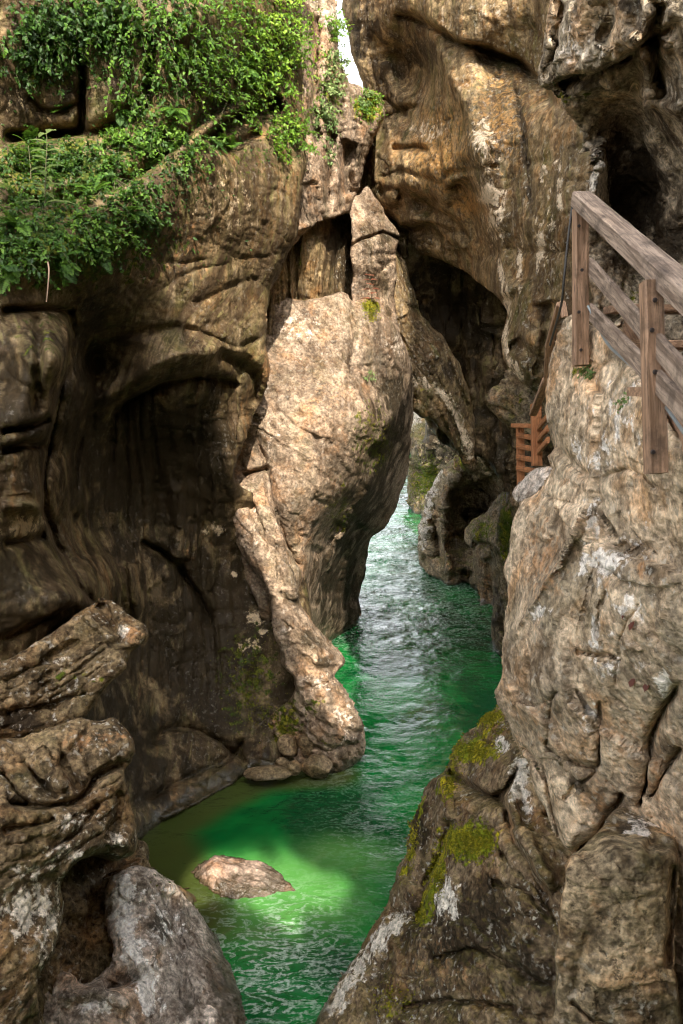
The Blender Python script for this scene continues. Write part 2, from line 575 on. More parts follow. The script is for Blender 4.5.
# ============================================================================= the gorge
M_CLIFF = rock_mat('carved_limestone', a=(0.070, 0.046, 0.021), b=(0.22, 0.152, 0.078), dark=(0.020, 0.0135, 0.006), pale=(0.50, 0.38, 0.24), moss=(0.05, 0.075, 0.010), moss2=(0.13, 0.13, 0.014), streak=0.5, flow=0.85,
                   green=0.65, speck=0.15, fine=0.45, bump=0.55, rough=0.6)
M_SWIRL = rock_mat('stained_limestone', a=(0.105, 0.066, 0.030), b=(0.36, 0.25, 0.128), pale=(0.66, 0.53, 0.37), dark=(0.03, 0.02, 0.010), rust=(0.36, 0.19, 0.06), streak=0.55, flow=0.6, green=0.8, speck=0.4, fine=0.65, bump=0.65, rough=0.62)
M_BUTT = rock_mat('sunlit_limestone', a=(0.15, 0.098, 0.060), b=(0.36, 0.262, 0.178), pale=(0.52, 0.43, 0.34), streak=0.35, green=0.25, speck=0.25, fine=0.85, bump=0.8, dark=(0.03, 0.022, 0.011))
M_BOULD = rock_mat('rough_limestone', a=(0.29, 0.205, 0.128), b=(0.68, 0.53, 0.365), pale=(0.84, 0.78, 0.70), dark=(0.06, 0.045, 0.03), green=0.28, speck=0.6, bump=1.0, fine=0.9)
M_SPUR = rock_mat('mossy_limestone', moss=(0.17, 0.20, 0.012), moss2=(0.46, 0.36, 0.02), pale=(0.74, 0.68, 0.58), a=(0.085, 0.055, 0.030), b=(0.27, 0.19, 0.112), dark=(0.03, 0.02, 0.011), green=0.4, speck=0.7, topmoss=0.12, fine=1.0)
M_BLOCK = rock_mat('mottled_limestone', a=(0.13, 0.095, 0.055), b=(0.40, 0.30, 0.185), pale=(0.74, 0.68, 0.6), dark=(0.04, 0.03, 0.02), green=0.45, speck=0.6, fine=1.15)
M_OVER = rock_mat('grey_limestone', pale=(0.70, 0.62, 0.52), a=(0.19, 0.14, 0.09), b=(0.55, 0.44, 0.31), green=0.35, speck=0.6, streak=0.3, bump=1.1, fine=1.1)
M_LEDGE = rock_mat('lichen_limestone', a=(0.070, 0.045, 0.022), b=(0.26, 0.182, 0.098), pale=(0.78, 0.70, 0.57), green=0.35, speck=0.95, bump=1.0, fine=1.1)
M_WHITE = rock_mat('washed_limestone', a=(0.27, 0.20, 0.15), b=(0.82, 0.71, 0.595), pale=(0.94, 0.91, 0.86), dark=(0.05, 0.04, 0.03), green=0.15, speck=0.6)
M_PINK = rock_mat('wet_pink_limestone', a=(0.24, 0.155, 0.11), b=(0.50, 0.36, 0.275), green=0.05, speck=0.3, rough=0.5, fine=0.8)
M_WET = rock_mat('wet_brown_stone', a=(0.13, 0.088, 0.045), b=(0.36, 0.25, 0.14), green=0.3, speck=0.15, rough=0.4)
M_BACK = rock_mat('shaded_mossy_limestone', a=(0.10, 0.072, 0.043), b=(0.32, 0.24, 0.15), moss=(0.10, 0.13, 0.012), green=0.6, speck=0.35, streak=0.3, topmoss=0.4)

SMOOTHED = dict(big=0.14, mid=0.02, ridge=0.0, strata=0.02, crack=0.01, fine=0.005, facet=0.0, grit=0.002)
ROUGH = dict(big=0.10, mid=0.06, ridge=0.02, strata=0.05, crack=0.05, fine=0.022, facet=0.09)

# --- far end of the gorge
tag(rock('far_cliff', [(380, 400), (396, 384), (412, 378), (430, 384), (452, 408), (520, 440), (560, 470), (560, 500), (470, 492), (428, 490), (402, 490), (370, 486), (360, 450)],
         [(380, 400, 72), (420, 400, 70), (420, 490, 62), (520, 450, 62), (520, 495, 60)], M_BACK, step=2.2, R=14, thick=8, seed=41,
         amps=dict(big=0.7, mid=0.25, ridge=0.1, strata=0.25, crack=0.2, fine=0.06, facet=0.5, sc=0.4), paint=[('pale', (412, 412), (14, 20), 1.2)]),
    'far rock face closing the gorge behind the narrow gap', None, None, 'structure')
tag(rock('far_bank', [(410, 508), (407, 486), (409, 462), (414, 444), (424, 436), (425, 414), (436, 402), (470, 396), (520, 420), (510, 530), (455, 530), (430, 520)],
         [(410, 500, 37.5), (416, 460, 36), (430, 420, 34), (440, 440, 33), (490, 420, 30), (490, 480, 32), (450, 525, 33)], M_BACK, step=1.8, R=10, thick=5, seed=42,
         amps=dict(big=0.6, mid=0.2, ridge=0.1, strata=0.2, crack=0.15, fine=0.06, facet=0.4, sc=0.5), paint=[('moss', (425, 480), (20, 30), 0.9), ('dark', (440, 440), (30, 40), 0.8)]),
    'mossy bank beyond the bend of the green stream', None, None, 'structure')

# --- tall carved wall behind the walkway, its cave and the sweeping rib below
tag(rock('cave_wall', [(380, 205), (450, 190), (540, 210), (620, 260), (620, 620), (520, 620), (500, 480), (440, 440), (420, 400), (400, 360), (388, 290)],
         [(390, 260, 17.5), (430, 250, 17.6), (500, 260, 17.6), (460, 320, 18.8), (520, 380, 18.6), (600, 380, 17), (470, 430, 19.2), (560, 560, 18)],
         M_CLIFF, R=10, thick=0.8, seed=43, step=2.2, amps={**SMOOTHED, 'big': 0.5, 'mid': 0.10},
         flow=[(390, 250, 0), (420, 330, 2), (450, 420, 4), (470, 260, 5), (510, 330, 8), (560, 330, 11), (600, 300, 13), (600, 600, 13)], flute=0.3, flute_k=0.5,
         paint=[('dark', (450, 310), (80, 80), 0.9), ('dark', (520, 420), (60, 80), 0.9), ('dark', (470, 440), (40, 40), 0.8)]),  # dark patches paint the cave's shade into its back wall
    'dark back wall of the hollow under the carved cliff', None, None, 'structure')

tag(rock('carved_cliff', [(348, -170), (343, -20), (342, 10), (349, 44), (357, 70), (366, 92), (370, 112), (362, 128), (352, 150), (350, 200), (372, 214), (392, 218), (408, 236),
                    (422, 252), (446, 262), (470, 276), (490, 290), (503, 305), (507, 322), (502, 345), (506, 364), (520, 380), (536, 396), (552, 420), (600, 450), (680, 430), (720, 300), (720, -170)],
         [(345, 0, 17), (360, 80, 16.8), (380, 130, 16.8), (375, 190, 16.6), (400, 60, 16.6), (418, 70, 16.2), (418, 110, 15.6), (436, 50, 14.0), (446, 76, 13.6), (462, 110, 13.0), (470, 150, 12.8), (440, 140, 14.2), (425, 165, 14.6), (430, 8, 13.6), (490, 20, 12.4), (490, 110, 12.5), (500, 70, 12.9), (500, 160, 12.2), (405, 235, 16.4),
          (450, 240, 15.3), (480, 270, 14.4), (500, 300, 12.6), (530, 230, 11.2), (530, 330, 11.0), (515, 365, 11.3), (540, 395, 11.2), (560, 120, 10.6), (600, 250, 9.6), (660, 100, 9), (660, 400, 9.2),
          (400, -150, 15.5), (600, -150, 10.5)],
         M_SWIRL, R=24, thick=4, seed=44, amps={**SMOOTHED, 'big': 0.16, 'mid': 0.035, 'strata': 0.04, 'crack': 0.008, 'fine': 0.008, 'facet': 0.03, 'fs': 0.8},
         flow=[(352, 0, 0), (380, 130, 0), (410, 230, 1), (400, 60, 2.5), (430, 150, 3), (450, 240, 3.4), (450, 60, 5), (462, 150, 5), (490, 240, 6), (503, 320, 6.5), (490, 60, 7.2), (510, 150, 8), (525, 250, 8.5),
               (525, 340, 8.4), (550, 100, 10), (570, 220, 11), (556, 380, 11), (650, 100, 14), (650, 400, 15)], flute=0.16, flute_k=0.35,
         strokes=[([(392, 12), (420, 22), (455, 42), (490, 52), (520, 64), (540, 85), (556, 110)], 16, 0.6, 'r'), ([(392, 12), (420, 22), (455, 42), (490, 52), (520, 64), (540, 85)], 2.5, 0.14),
                  ([(440, 46), (448, 74), (464, 104), (470, 134), (464, 164)], 7, -0.22), ([(384, 60), (392, 84), (410, 104)], 6, -0.2), ([(396, 196), (416, 200), (436, 208)], 6, 0.4), ([(390, 150), (410, 148), (430, 152)], 5, 0.3, 'r'), ([(398, 222), (420, 220), (446, 232), (464, 252)], 5, -0.15), ([(400, 230), (424, 230), (446, 242)], 6, 0.3), ([(384, 120), (398, 112), (412, 118)], 5, 0.25, 'r'), ([(517, 80), (520, 120), (527, 160), (534, 210)], 2, 0.22, 'v'),
                  ([(380, 178), (400, 172), (420, 178), (446, 186)], 5, 0.16, 'r'), ([(440, 176), (470, 170), (500, 166)], 3, 0.12), ([(385, 205), (420, 208), (450, 218), (470, 245)], 8, 0.28, 'r'), ([(378, 192), (404, 190), (430, 200)], 4, 0.14, 'r'),
                  ([(478, 130), (486, 180), (492, 230), (500, 270), (508, 300)], 14, -0.55), ([(455, 180), (475, 220), (492, 262)], 12, 0.5),
                  ([(505, 248), (540, 252), (575, 250)], 4, 0.18, 'v'), ([(512, 340), (530, 356), (542, 372)], 8, 0.3),
                  ([(545, 300), (548, 340), (556, 380)], 10, 0.35), ([(380, 95), (400, 110), (420, 105)], 6, 0.25, 'r'), ([(390, 240), (430, 226), (455, 236)], 5, 0.25, 'r')],
         paint=[('pale', (488, 190), (20, 110), 0.5), ('pale', (550, 220), (14, 90), 0.45), ('dark', (385, 60), (40, 60), 0.65), ('dark', (410, 240), (40, 18), 0.6), ('dark', (556, 340), (20, 60), 0.6), ('rust', (440, 150), (40, 55), 0.8), ('rust', (500, 120), (36, 60), 0.75), ('pale', (490, 195), (12, 12), 1.5), ('pale', (482, 140), (14, 30), 0.9), ('pale', (496, 215), (14, 30), 0.9),
                ('pale', (430, 130), (30, 14), 0.7), ('pale', (540, 245), (6, 40), 0.9), ('pale', (545, 170), (5, 30), 0.8), ('pale', (520, 260), (4, 30), 0.9), ('dark', (420, 55), (26, 16), 0.9),
                ('dark', (365, 40), (14, 45), 0.8), ('moss', (400, 225), (20, 20), 0.35), ('moss', (535, 300), (30, 60), 0.25), ('pale', [(500, 262), (508, 310), (505, 350), (520, 378)], 5, 0.8),
                ('pale', (560, 190), (5, 40), 0.8), ('dark', [(517, 90), (526, 160), (534, 220)], 4, 0.8), ('rust', (468, 205), (20, 14), 1.0)], key='swirl'),
    'tall carved limestone cliff with rust and cream stains above the hollow', None, None, 'structure')

tag(rock('rock_rib', [(391, 244), (404, 262), (414, 296), (428, 322), (446, 340), (460, 366), (470, 396), (475, 430), (476, 466), (469, 474), (461, 458), (450, 440), (434, 422), (416, 410),
                  (407, 384), (400, 352), (394, 322), (390, 280)],
         [(395, 260, 16.6), (400, 300, 16.4), (420, 330, 16.8), (440, 360, 17.2), (415, 380, 17.0), (440, 400, 17.6), (465, 420, 18.5), (470, 455, 19)],
         M_SWIRL, R=12, thick=2.0, seed=45, step=1.6, amps={**SMOOTHED, 'mid': 0.03, 'strata': 0.02, 'fine': 0.015, 'facet': 0.05},
         flow=[(391, 260, 3), (404, 262, 0), (446, 340, 0), (470, 400, 0), (400, 330, 4), (425, 370, 4), (412, 385, 7), (450, 420, 5), (465, 450, 4)], flute=0.16, flute_k=0.3,
         paint=[('pale', [(412, 378), (440, 392), (458, 416), (468, 456)], 6, 0.9), ('dark', (440, 372), (22, 14), 0.7), ('moss', (420, 390), (15, 10), 0.4)], key='rib'),
    'sweeping fluted rib of rock hanging below the carved cliff', 'rock rib')

tag(rock('hanging_rock', [(516, 366), (530, 384), (540, 398), (552, 420), (556, 446), (520, 430), (498, 420), (486, 404), (492, 396), (505, 380)],
         [(510, 380, 13.4), (520, 410, 13.2), (550, 430, 12.8), (490, 404, 13.8)], M_BACK, R=10, step=1.6, thick=1.5, seed=46,
         amps=dict(big=0.08, mid=0.04, strata=0.05, crack=0.05, fine=0.02, facet=0.14), paint=[('rust', (505, 400), (16, 14), 0.5), ('moss', (525, 400), (20, 14), 0.4)]),
    'dark angular olive rock hanging under the smooth tip of the carved cliff', 'hanging rock')

# --- low rocks along the far bank, under the walkway
tag(rock('hollowed_rock', [(472, 452), (456, 458), (440, 472), (428, 492), (421, 520), (418, 548), (420, 566), (434, 578), (452, 588), (468, 582), (480, 590), (560, 600), (560, 450), (510, 440)],
         [(440, 475, 23.5), (424, 530, 24), (425, 568, 24.6), (452, 586, 23.4), (480, 500, 23.6), (470, 470, 22.8), (500, 470, 22), (550, 500, 20), (550, 590, 20.5), (455, 540, 24)],
         M_BACK, R=14, thick=4, seed=47, step=1.7, amps=dict(big=0.25, mid=0.10, ridge=0.04, strata=0.12, crack=0.08, fine=0.03, facet=0.16, sc=0.7),
         strokes=[([(478, 478), (486, 500), (480, 525), (470, 545)], 20, 0.8), ([(456, 470), (446, 500), (444, 540), (450, 580)], 7, -0.7), ([(466, 570), (462, 585)], 4, 0.7), ([(435, 520), (440, 560)], 4, 0.5)],
         paint=[('pale', [(440, 472), (428, 500), (424, 545)], 6, 0.8), ('rust', [(448, 530), (452, 580)], 6, 0.7), ('dark', (480, 505), (16, 28), 0.8), ('moss', (466, 462), (18, 8), 0.7)]),
    'hollowed brown rock at the waterline past the narrow bend', 'rock')
tag(rock('ridge_rock', [(536, 470), (512, 480), (500, 496), (486, 512), (470, 522), (466, 540), (472, 552), (474, 574), (480, 598), (472, 606), (478, 616), (492, 622), (500, 600), (540, 610), (560, 540)],
         [(520, 485, 18.5), (495, 510, 20.5), (470, 535, 22), (476, 590, 22), (485, 618, 21), (530, 580, 19), (500, 560, 20)], M_BACK, R=11, thick=3, seed=48, step=1.6,
         amps=dict(big=0.15, mid=0.08, ridge=0.04, strata=0.08, crack=0.08, fine=0.025, facet=0.13, sc=0.8),
         strokes=[([(488, 556), (492, 590), (490, 618)], 6, 0.5), ([(470, 548), (486, 546), (498, 552)], 4, 0.5, 'r')],
         paint=[('moss', (485, 530), (20, 16), 0.75), ('moss', (510, 495), (16, 16), 0.6), ('rust', (486, 590), (9, 26), 0.7)]),
    'olive ridged rock with a pink foot standing in the stream', 'rock')
tag(rock('mossy_rock', [(520, 500), (508, 504), (499, 516), (497, 540), (491, 552), (493, 575), (492, 600), (493, 640), (496, 664), (530, 668), (545, 560)],
         [(508, 512, 15.5), (497, 550, 17.5), (495, 600, 18), (496, 655, 17.9), (530, 580, 16)], M_BACK, R=9, thick=2.5, seed=49, step=1.6,
         amps=dict(big=0.10, mid=0.06, ridge=0.03, strata=0.05, crack=0.05, fine=0.02, facet=0.08),
         paint=[('moss', (506, 530), (9, 34), 1.3), ('dark', (497, 620), (12, 40), 0.6)]),
    'narrow bright-mossed rock beside the big tan boulder', 'rock')

# --- unseen walls added over the stream to keep sky sheen off the water
for ol, dp, sd, lb in [([(368, -420), (366, 100), (372, 240), (392, 330), (430, 350), (560, 356), (800, 350), (900, 200), (900, -420)], [(368, -300, 32), (400, 300, 31), (800, 0, 28), (800, 300, 27), (560, 350, 30)], 71, 'unseen wall added behind the carved cliff to block sky over the stream'),
                       ([(-60, -420), (322, -420), (326, 60), (328, 250), (330, 340), (240, 350), (-60, 350)], [(-60, -300, 26), (320, -200, 30), (320, 300, 30), (0, 300, 26)], 72, 'unseen wall added behind the planted strip to block sky over the stream')]:
    tag(rock('sky_blocker_cliff', ol, dp, M_BACK, step=6.0, R=30, thick=3, seed=sd, amps=dict(big=0.8, mid=0.3, ridge=0.1, strata=0.3, crack=0.2, fine=0.05, facet=0.5, sc=0.4)), lb, None, None, 'structure')

# --- strip of cliff with plants above, recess, pillar
tag(rock('fluted_recess', [(262, 200), (300, 190), (356, 180), (380, 240), (380, 330), (330, 340), (255, 330)],
         [(270, 240, 13.4), (300, 240, 13.7), (318, 240, 14.2), (340, 240, 15.3), (335, 290, 15.1), (312, 290, 14.4), (275, 300, 13.7), (370, 250, 17)], M_SWIRL, R=8, thick=3, seed=50, step=1.5, amps=SMOOTHED,
         flow=[(262, 300, 0), (290, 300, 3), (300, 240, 4), (330, 290, 7), (340, 230, 7), (375, 300, 10)], flute=0.22, flute_k=0.6,
         paint=[('dark', (340, 255), (18, 40), 0.8), ('moss', (300, 250), (12, 30), 0.4)]),
    'fluted dark recess between the overhanging cliff and the pillar', None, None, 'structure')
tag(rock('plant_ledge', [(300, -170), (302, -20), (309, 6), (318, 12), (321, -3), (333, -6), (337, 20), (338, 48), (344, 70), (352, 84), (364, 88), (380, 96), (384, 112), (380, 126), (372, 140), (366, 160), (362, 178),
                   (355, 198), (352, 212), (336, 216), (318, 222), (302, 236), (280, 250), (260, 200), (260, -170)],
         [(300, 20, 13.4), (320, 60, 13.8), (330, 20, 14.2), (372, 105, 14.6), (340, 120, 14.2), (320, 180, 13.6), (350, 205, 14.8), (295, 235, 13.0), (300, 120, 13.2), (270, 0, 12.6), (300, -150, 13)],
         M_BUTT, R=12, thick=2.5, seed=51, step=1.8, amps={**ROUGH, 'big': 0.06, 'mid': 0.025, 'ridge': 0.0, 'facet': 0.05, 'crack': 0.02, 'strata': 0.03},
         strokes=[([(318, 12), (316, 50), (314, 100), (318, 150)], 4, 0.3), ([(334, 130), (330, 170), (326, 210)], 4, 0.25, 'r'), ([(280, 232), (310, 226), (345, 214)], 4, -0.25), ([(350, 140), (346, 170), (350, 196)], 6, 0.5)],
         paint=[('moss', (370, 106), (15, 16), 1.4), ('moss', (330, 95), (22, 40), 0.55), ('pale', (331, 20), (10, 14), 1.5), ('rust', (316, 60), (5, 50), 0.8), ('dark', (356, 160), (10, 26), 0.8),
                ('moss', (300, 120), (14, 60), 0.6)], key='strip'),
    'sunlit strip of cliff with plants under the sky gap', None, None, 'structure')
tag(rock('rock_pillar', [(351, 203), (359, 194), (368, 187), (376, 198), (385, 214), (392, 224), (399, 237), (397, 252), (396, 272), (394, 296), (398, 340), (360, 350), (353, 310), (352, 262)],
         [(356, 205, 15.0), (370, 195, 15.2), (366, 230, 14.9), (392, 232, 15.5), (356, 290, 15.0), (376, 260, 14.95), (392, 300, 15.7), (386, 260, 15.3), (375, 330, 15.1)], M_BUTT, R=3, k=0.10, thick=2, seed=52, step=1.4, c=10,
         amps=dict(big=0.02, mid=0.01, ridge=0.0, strata=0.012, crack=0.012, fine=0.014, facet=0.02, fs=1.3),
         strokes=[([(351, 246), (366, 238), (382, 233), (399, 238)], 1.6, 0.18, 'b'), ([(360, 250), (376, 262), (384, 262)], 2, 0.06, 'v'), ([(372, 216), (382, 213), (390, 224)], 1.8, 0.08, 'v'), ([(370, 258), (382, 254), (396, 256)], 2, 0.10, 'r'), ([(378, 276), (388, 266), (397, 261)], 2, 0.10, 'r'), ([(382, 262), (383, 280), (384, 300)], 1.6, 0.10, 'v')],
         paint=[('dark', (372, 260), (30, 70), 0.42), ('pale', (358, 270), (5, 40), 0.35), ('dark', (389, 285), (8, 40), 0.6), ('dark', (392, 236), (10, 8), 0.8), ('dark', (372, 220), (12, 12), 0.4)], key='pillar'),
    'upright cracked rock pillar behind the small moss cushion', 'rock pillar')

# --- overhanging cliff of the near bank with its smooth hollow
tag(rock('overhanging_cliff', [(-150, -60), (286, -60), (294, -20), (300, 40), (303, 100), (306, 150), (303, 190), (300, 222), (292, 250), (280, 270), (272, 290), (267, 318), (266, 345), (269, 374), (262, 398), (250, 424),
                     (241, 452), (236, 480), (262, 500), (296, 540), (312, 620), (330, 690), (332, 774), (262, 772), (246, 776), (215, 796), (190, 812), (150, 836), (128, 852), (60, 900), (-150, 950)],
         [(-120, -150, 8.2), (150, -150, 9.2), (286, -150, 12.3), (-120, 130, 7.8), (-60, 60, 8.2), (20, 60, 9.0), (60, 130, 9.4), (120, 60, 9.3), (200, 20, 9.6), (270, 60, 11.9),
          (130, 140, 9.5), (200, 130, 9.8), (240, 100, 11.1), (0, 130, 9.0), (290, 140, 12.1), (0, 200, 8.3), (60, 180, 8.9), (0, 262, 7.8), (60, 262, 8.2), (110, 226, 8.7), (150, 190, 9.2), (190, 165, 9.7),
          (230, 200, 10.6), (290, 220, 12.0), (270, 290, 12.1), (160, 250, 9.7), (200, 290, 10.5), (110, 300, 9.3), (-60, 300, 7.6), (0, 300, 8.0), (60, 300, 8.7),
          (0, 380, 7.8), (70, 360, 8.6), (0, 480, 7.6), (48, 430, 8.3), (42, 500, 8.4), (60, 440, 9.4), (75, 360, 9.2), (54, 520, 9.2), (-100, 480, 7), (0, 600, 7.5), (80, 600, 8.4), (100, 610, 10.2),
          (85, 540, 10.6), (100, 420, 10.7), (140, 380, 10.5), (200, 370, 10.7), (150, 450, 11.8), (240, 390, 11.9), (266, 370, 12.0), (200, 450, 12.0), (240, 470, 12.2), (130, 540, 11.9), (200, 560, 12.8), (110, 640, 11.2),
          (170, 660, 12.5), (230, 640, 13.0), (300, 640, 13.5), (280, 540, 13.8), (300, 720, 13.0), (200, 740, 12.3), (130, 740, 11.2), (152, 834, 10.75), (215, 796, 11.7), (262, 772, 12.35), (330, 774, 12.6), (60, 720, 8.6), (60, 800, 9.0), (128, 852, 10.2), (0, 800, 8), (-100, 800, 7), (40, 900, 9.2)],
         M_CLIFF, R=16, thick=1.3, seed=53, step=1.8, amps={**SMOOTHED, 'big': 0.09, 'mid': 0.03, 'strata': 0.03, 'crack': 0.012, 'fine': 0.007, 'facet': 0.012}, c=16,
         flow=[(-100, 300, -4), (0, 300, -2), (60, 300, 0), (74, 350, 0), (60, 400, 0), (50, 450, 0), (48, 500, 0), (60, 540, 0), (88, 590, 0), (110, 330, 2.0), (84, 400, 2), (72, 460, 1.8), (72, 510, 1.6), (96, 570, 1.4),
               (140, 300, 3.4), (130, 360, 4), (110, 430, 4), (108, 520, 4), (130, 600, 4), (180, 240, 4), (180, 300, 5.5), (180, 350, 7.5), (150, 400, 6.5), (150, 500, 6), (160, 640, 6), (210, 380, 9.5), (190, 460, 8.5), (190, 600, 8.5), (240, 380, 12), (225, 450, 11),
               (230, 600, 11), (230, 250, 6.5), (230, 320, 9), (262, 330, 11), (280, 240, 9), (300, 640, 14), (150, 780, 6.5), (290, 740, 14), (200, 100, 5), (0, 100, 0), (0, 700, -3)],
         flute=0.16, flute_k=0.55, flute_fn=lambda x, y: 0.05 + 0.95 * smooth(330, 410, y) * smooth(40, 75, x) * (0.4 + 0.6 * smooth(720, 600, y)) * (1 - smooth(210, 250, x) * smooth(520, 580, y)),
         strokes=[([(74, 300), (72, 350), (60, 400), (48, 450), (45, 500), (56, 540), (84, 590), (104, 612)], 5, 0.55, 'l'),
                  # ledges and brackets of the upper cliff
                  ([(0, 200), (40, 205), (80, 196), (130, 180), (170, 150), (205, 120), (240, 95)], 12, 0.5, 'l'), ([(0, 142), (60, 134), (110, 130), (150, 104)], 9, 0.45, 'l'), ([(25, 96), (50, 112), (80, 102)], 4, 0.2, 'r'),
                  ([(80, 40), (82, 90), (80, 135)], 4, 0.45), ([(0, 135), (40, 136), (80, 130)], 4, 0.35), ([(148, 30), (150, 70), (146, 110)], 5, 0.4),
                  ([(206, 140), (225, 125), (250, 110), (282, 98)], 12, 1.1, 'r'), ([(210, 138), (232, 146), (262, 128)], 5, 0.4),
                  ([(160, 292), (190, 272), (230, 262), (275, 255)], 3, 0.06, 'v'), ([(155, 262), (180, 264), (205, 258)], 3, 0.05, 'r'),
                  ([(98, 344), (130, 334), (165, 330), (182, 326)], 5, 0.14, 'r'), ([(182, 326), (200, 332), (232, 346), (264, 340)], 5, 0.12, 'r'), ([(85, 400), (120, 388), (160, 362), (200, 352), (250, 350)], 10, -0.22),
                  ([(110, 418), (140, 396), (170, 384), (205, 378), (240, 384)], 8, 0.45, 'r'), ([(66, 320), (80, 370), (70, 430), (58, 490)], 6, -0.16), ([(95, 350), (96, 390), (80, 450), (72, 520), (86, 570)], 5, 0.2),
                  ([(215, 352), (240, 362), (256, 380), (252, 410)], 7, 0.4), ([(185, 300), (205, 300), (235, 285), (262, 278)], 4, 0.08, 'r'),
                  ([(136, 540), (160, 552), (182, 572), (200, 600), (212, 630)], 5, 0.35, 'r'), ([(130, 560), (136, 600), (138, 640)], 8, -0.35), ([(176, 480), (182, 540), (180, 560)], 7, -0.2),
                  ([(150, 740), (180, 726), (215, 738), (250, 768)], 5, 0.22, 'l'), ([(145, 800), (180, 780), (225, 760), (245, 740)], 5, 0.25, 'l'), ([(160, 820), (200, 800), (240, 780)], 4, -0.15),
                  ([(0, 312), (40, 308), (76, 312)], 5, 0.35, 'r'), ([(0, 434), (30, 426), (50, 420)], 4, 0.4), ([(0, 452), (24, 446), (48, 448)], 4, 0.4), ([(36, 310), (40, 360), (34, 420)], 6, 0.25), ([(0, 508), (24, 506), (42, 510)], 5, -0.3), ([(0, 544), (30, 540), (46, 536)], 5, 0.3, 'r'),
                  ([(0, 640), (40, 622), (80, 606)], 6, 0.25, 'r')],
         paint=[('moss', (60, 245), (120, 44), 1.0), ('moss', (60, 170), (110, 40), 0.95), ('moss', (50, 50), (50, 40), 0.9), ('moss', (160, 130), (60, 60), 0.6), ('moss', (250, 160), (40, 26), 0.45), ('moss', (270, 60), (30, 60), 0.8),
                ('pale', (225, 205), (46, 46), 0.55), ('rust', (185, 250), (50, 60), 0.4), ('dark', (160, 470), (95, 95), 1.3), ('dark', (90, 440), (40, 120), 1.0), ('dark', (210, 640), (100, 130), 1.15), ('dark', (130, 740), (80, 110), 0.95), ('dark', (20, 590), (80, 70), 0.8), ('dark', (20, 390), (50, 100), 0.8), ('dark', (100, 330), (60, 50), 0.7), ('dark', (30, 100), (90, 40), 0.7), ('dark', (290, 280), (20, 50), 0.6), ('dark', (20, 60), (24, 60), 0.55),  # wide dark patches put the shade of hollow and left column into the colour
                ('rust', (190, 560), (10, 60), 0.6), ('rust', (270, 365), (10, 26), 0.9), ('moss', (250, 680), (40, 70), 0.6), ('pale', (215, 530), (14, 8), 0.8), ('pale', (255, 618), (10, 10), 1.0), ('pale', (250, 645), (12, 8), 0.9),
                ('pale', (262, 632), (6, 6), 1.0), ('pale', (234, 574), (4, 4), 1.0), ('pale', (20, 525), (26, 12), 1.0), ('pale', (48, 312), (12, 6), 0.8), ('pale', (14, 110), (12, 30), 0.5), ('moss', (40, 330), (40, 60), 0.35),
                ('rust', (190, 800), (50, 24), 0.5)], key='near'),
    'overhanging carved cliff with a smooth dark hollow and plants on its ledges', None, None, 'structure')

# --- sunlit buttress in the middle
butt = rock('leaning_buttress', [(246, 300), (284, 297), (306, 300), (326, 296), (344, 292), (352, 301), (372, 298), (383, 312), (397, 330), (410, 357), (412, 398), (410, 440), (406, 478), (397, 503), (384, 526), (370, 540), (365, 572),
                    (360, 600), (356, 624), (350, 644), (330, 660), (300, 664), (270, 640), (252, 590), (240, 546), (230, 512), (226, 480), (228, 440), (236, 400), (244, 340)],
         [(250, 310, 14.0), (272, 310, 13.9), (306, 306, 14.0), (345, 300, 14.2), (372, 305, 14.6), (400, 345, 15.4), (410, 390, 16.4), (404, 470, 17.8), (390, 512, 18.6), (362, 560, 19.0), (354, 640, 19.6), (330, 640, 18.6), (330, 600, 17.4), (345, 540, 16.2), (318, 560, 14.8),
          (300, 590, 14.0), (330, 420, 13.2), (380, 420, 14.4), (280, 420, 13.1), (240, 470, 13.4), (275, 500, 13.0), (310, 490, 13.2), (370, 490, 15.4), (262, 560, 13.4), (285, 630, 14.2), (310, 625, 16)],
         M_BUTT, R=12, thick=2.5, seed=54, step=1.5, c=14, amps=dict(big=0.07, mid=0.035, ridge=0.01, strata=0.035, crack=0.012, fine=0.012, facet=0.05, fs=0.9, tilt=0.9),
         strokes=[([(255, 425), (266, 470), (272, 500), (286, 540), (300, 570)], 2.5, 0.26, 'v'), ([(240, 478), (256, 470), (270, 468)], 2.5, 0.25),
                  ([(270, 350), (290, 352), (310, 366), (330, 384)], 2.0, 0.05, 'v'), ([(352, 300), (354, 340), (352, 380)], 4, 0.12), ([(350, 368), (375, 366), (400, 372)], 3, 0.06, 'r'),
                  ([(318, 545), (312, 570), (312, 610)], 5, 0.3), ([(340, 520), (326, 550), (322, 600)], 6, 0.4), ([(362, 522), (342, 552), (334, 600)], 6, 0.4), ([(376, 530), (358, 562), (350, 610)], 5, 0.3),
                  ([(380, 440), (360, 490), (330, 530), (312, 560)], 10, 0.3), ([(390, 410), (378, 470), (350, 520)], 6, -0.15), ([(300, 430), (340, 450), (366, 480)], 2, 0.04, 'v')],
         paint=[('pale', (300, 330), (26, 26), 0.6), ('pale', (270, 440), (18, 40), 0.4), ('rust', (320, 400), (46, 40), 0.4),
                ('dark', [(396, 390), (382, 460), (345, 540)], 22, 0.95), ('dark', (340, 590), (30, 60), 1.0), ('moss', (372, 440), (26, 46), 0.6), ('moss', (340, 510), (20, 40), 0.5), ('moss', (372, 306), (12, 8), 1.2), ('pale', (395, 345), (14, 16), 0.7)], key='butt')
tag(butt, 'sunlit leaning rock buttress standing in the stream at the narrowest point', 'rock buttress')
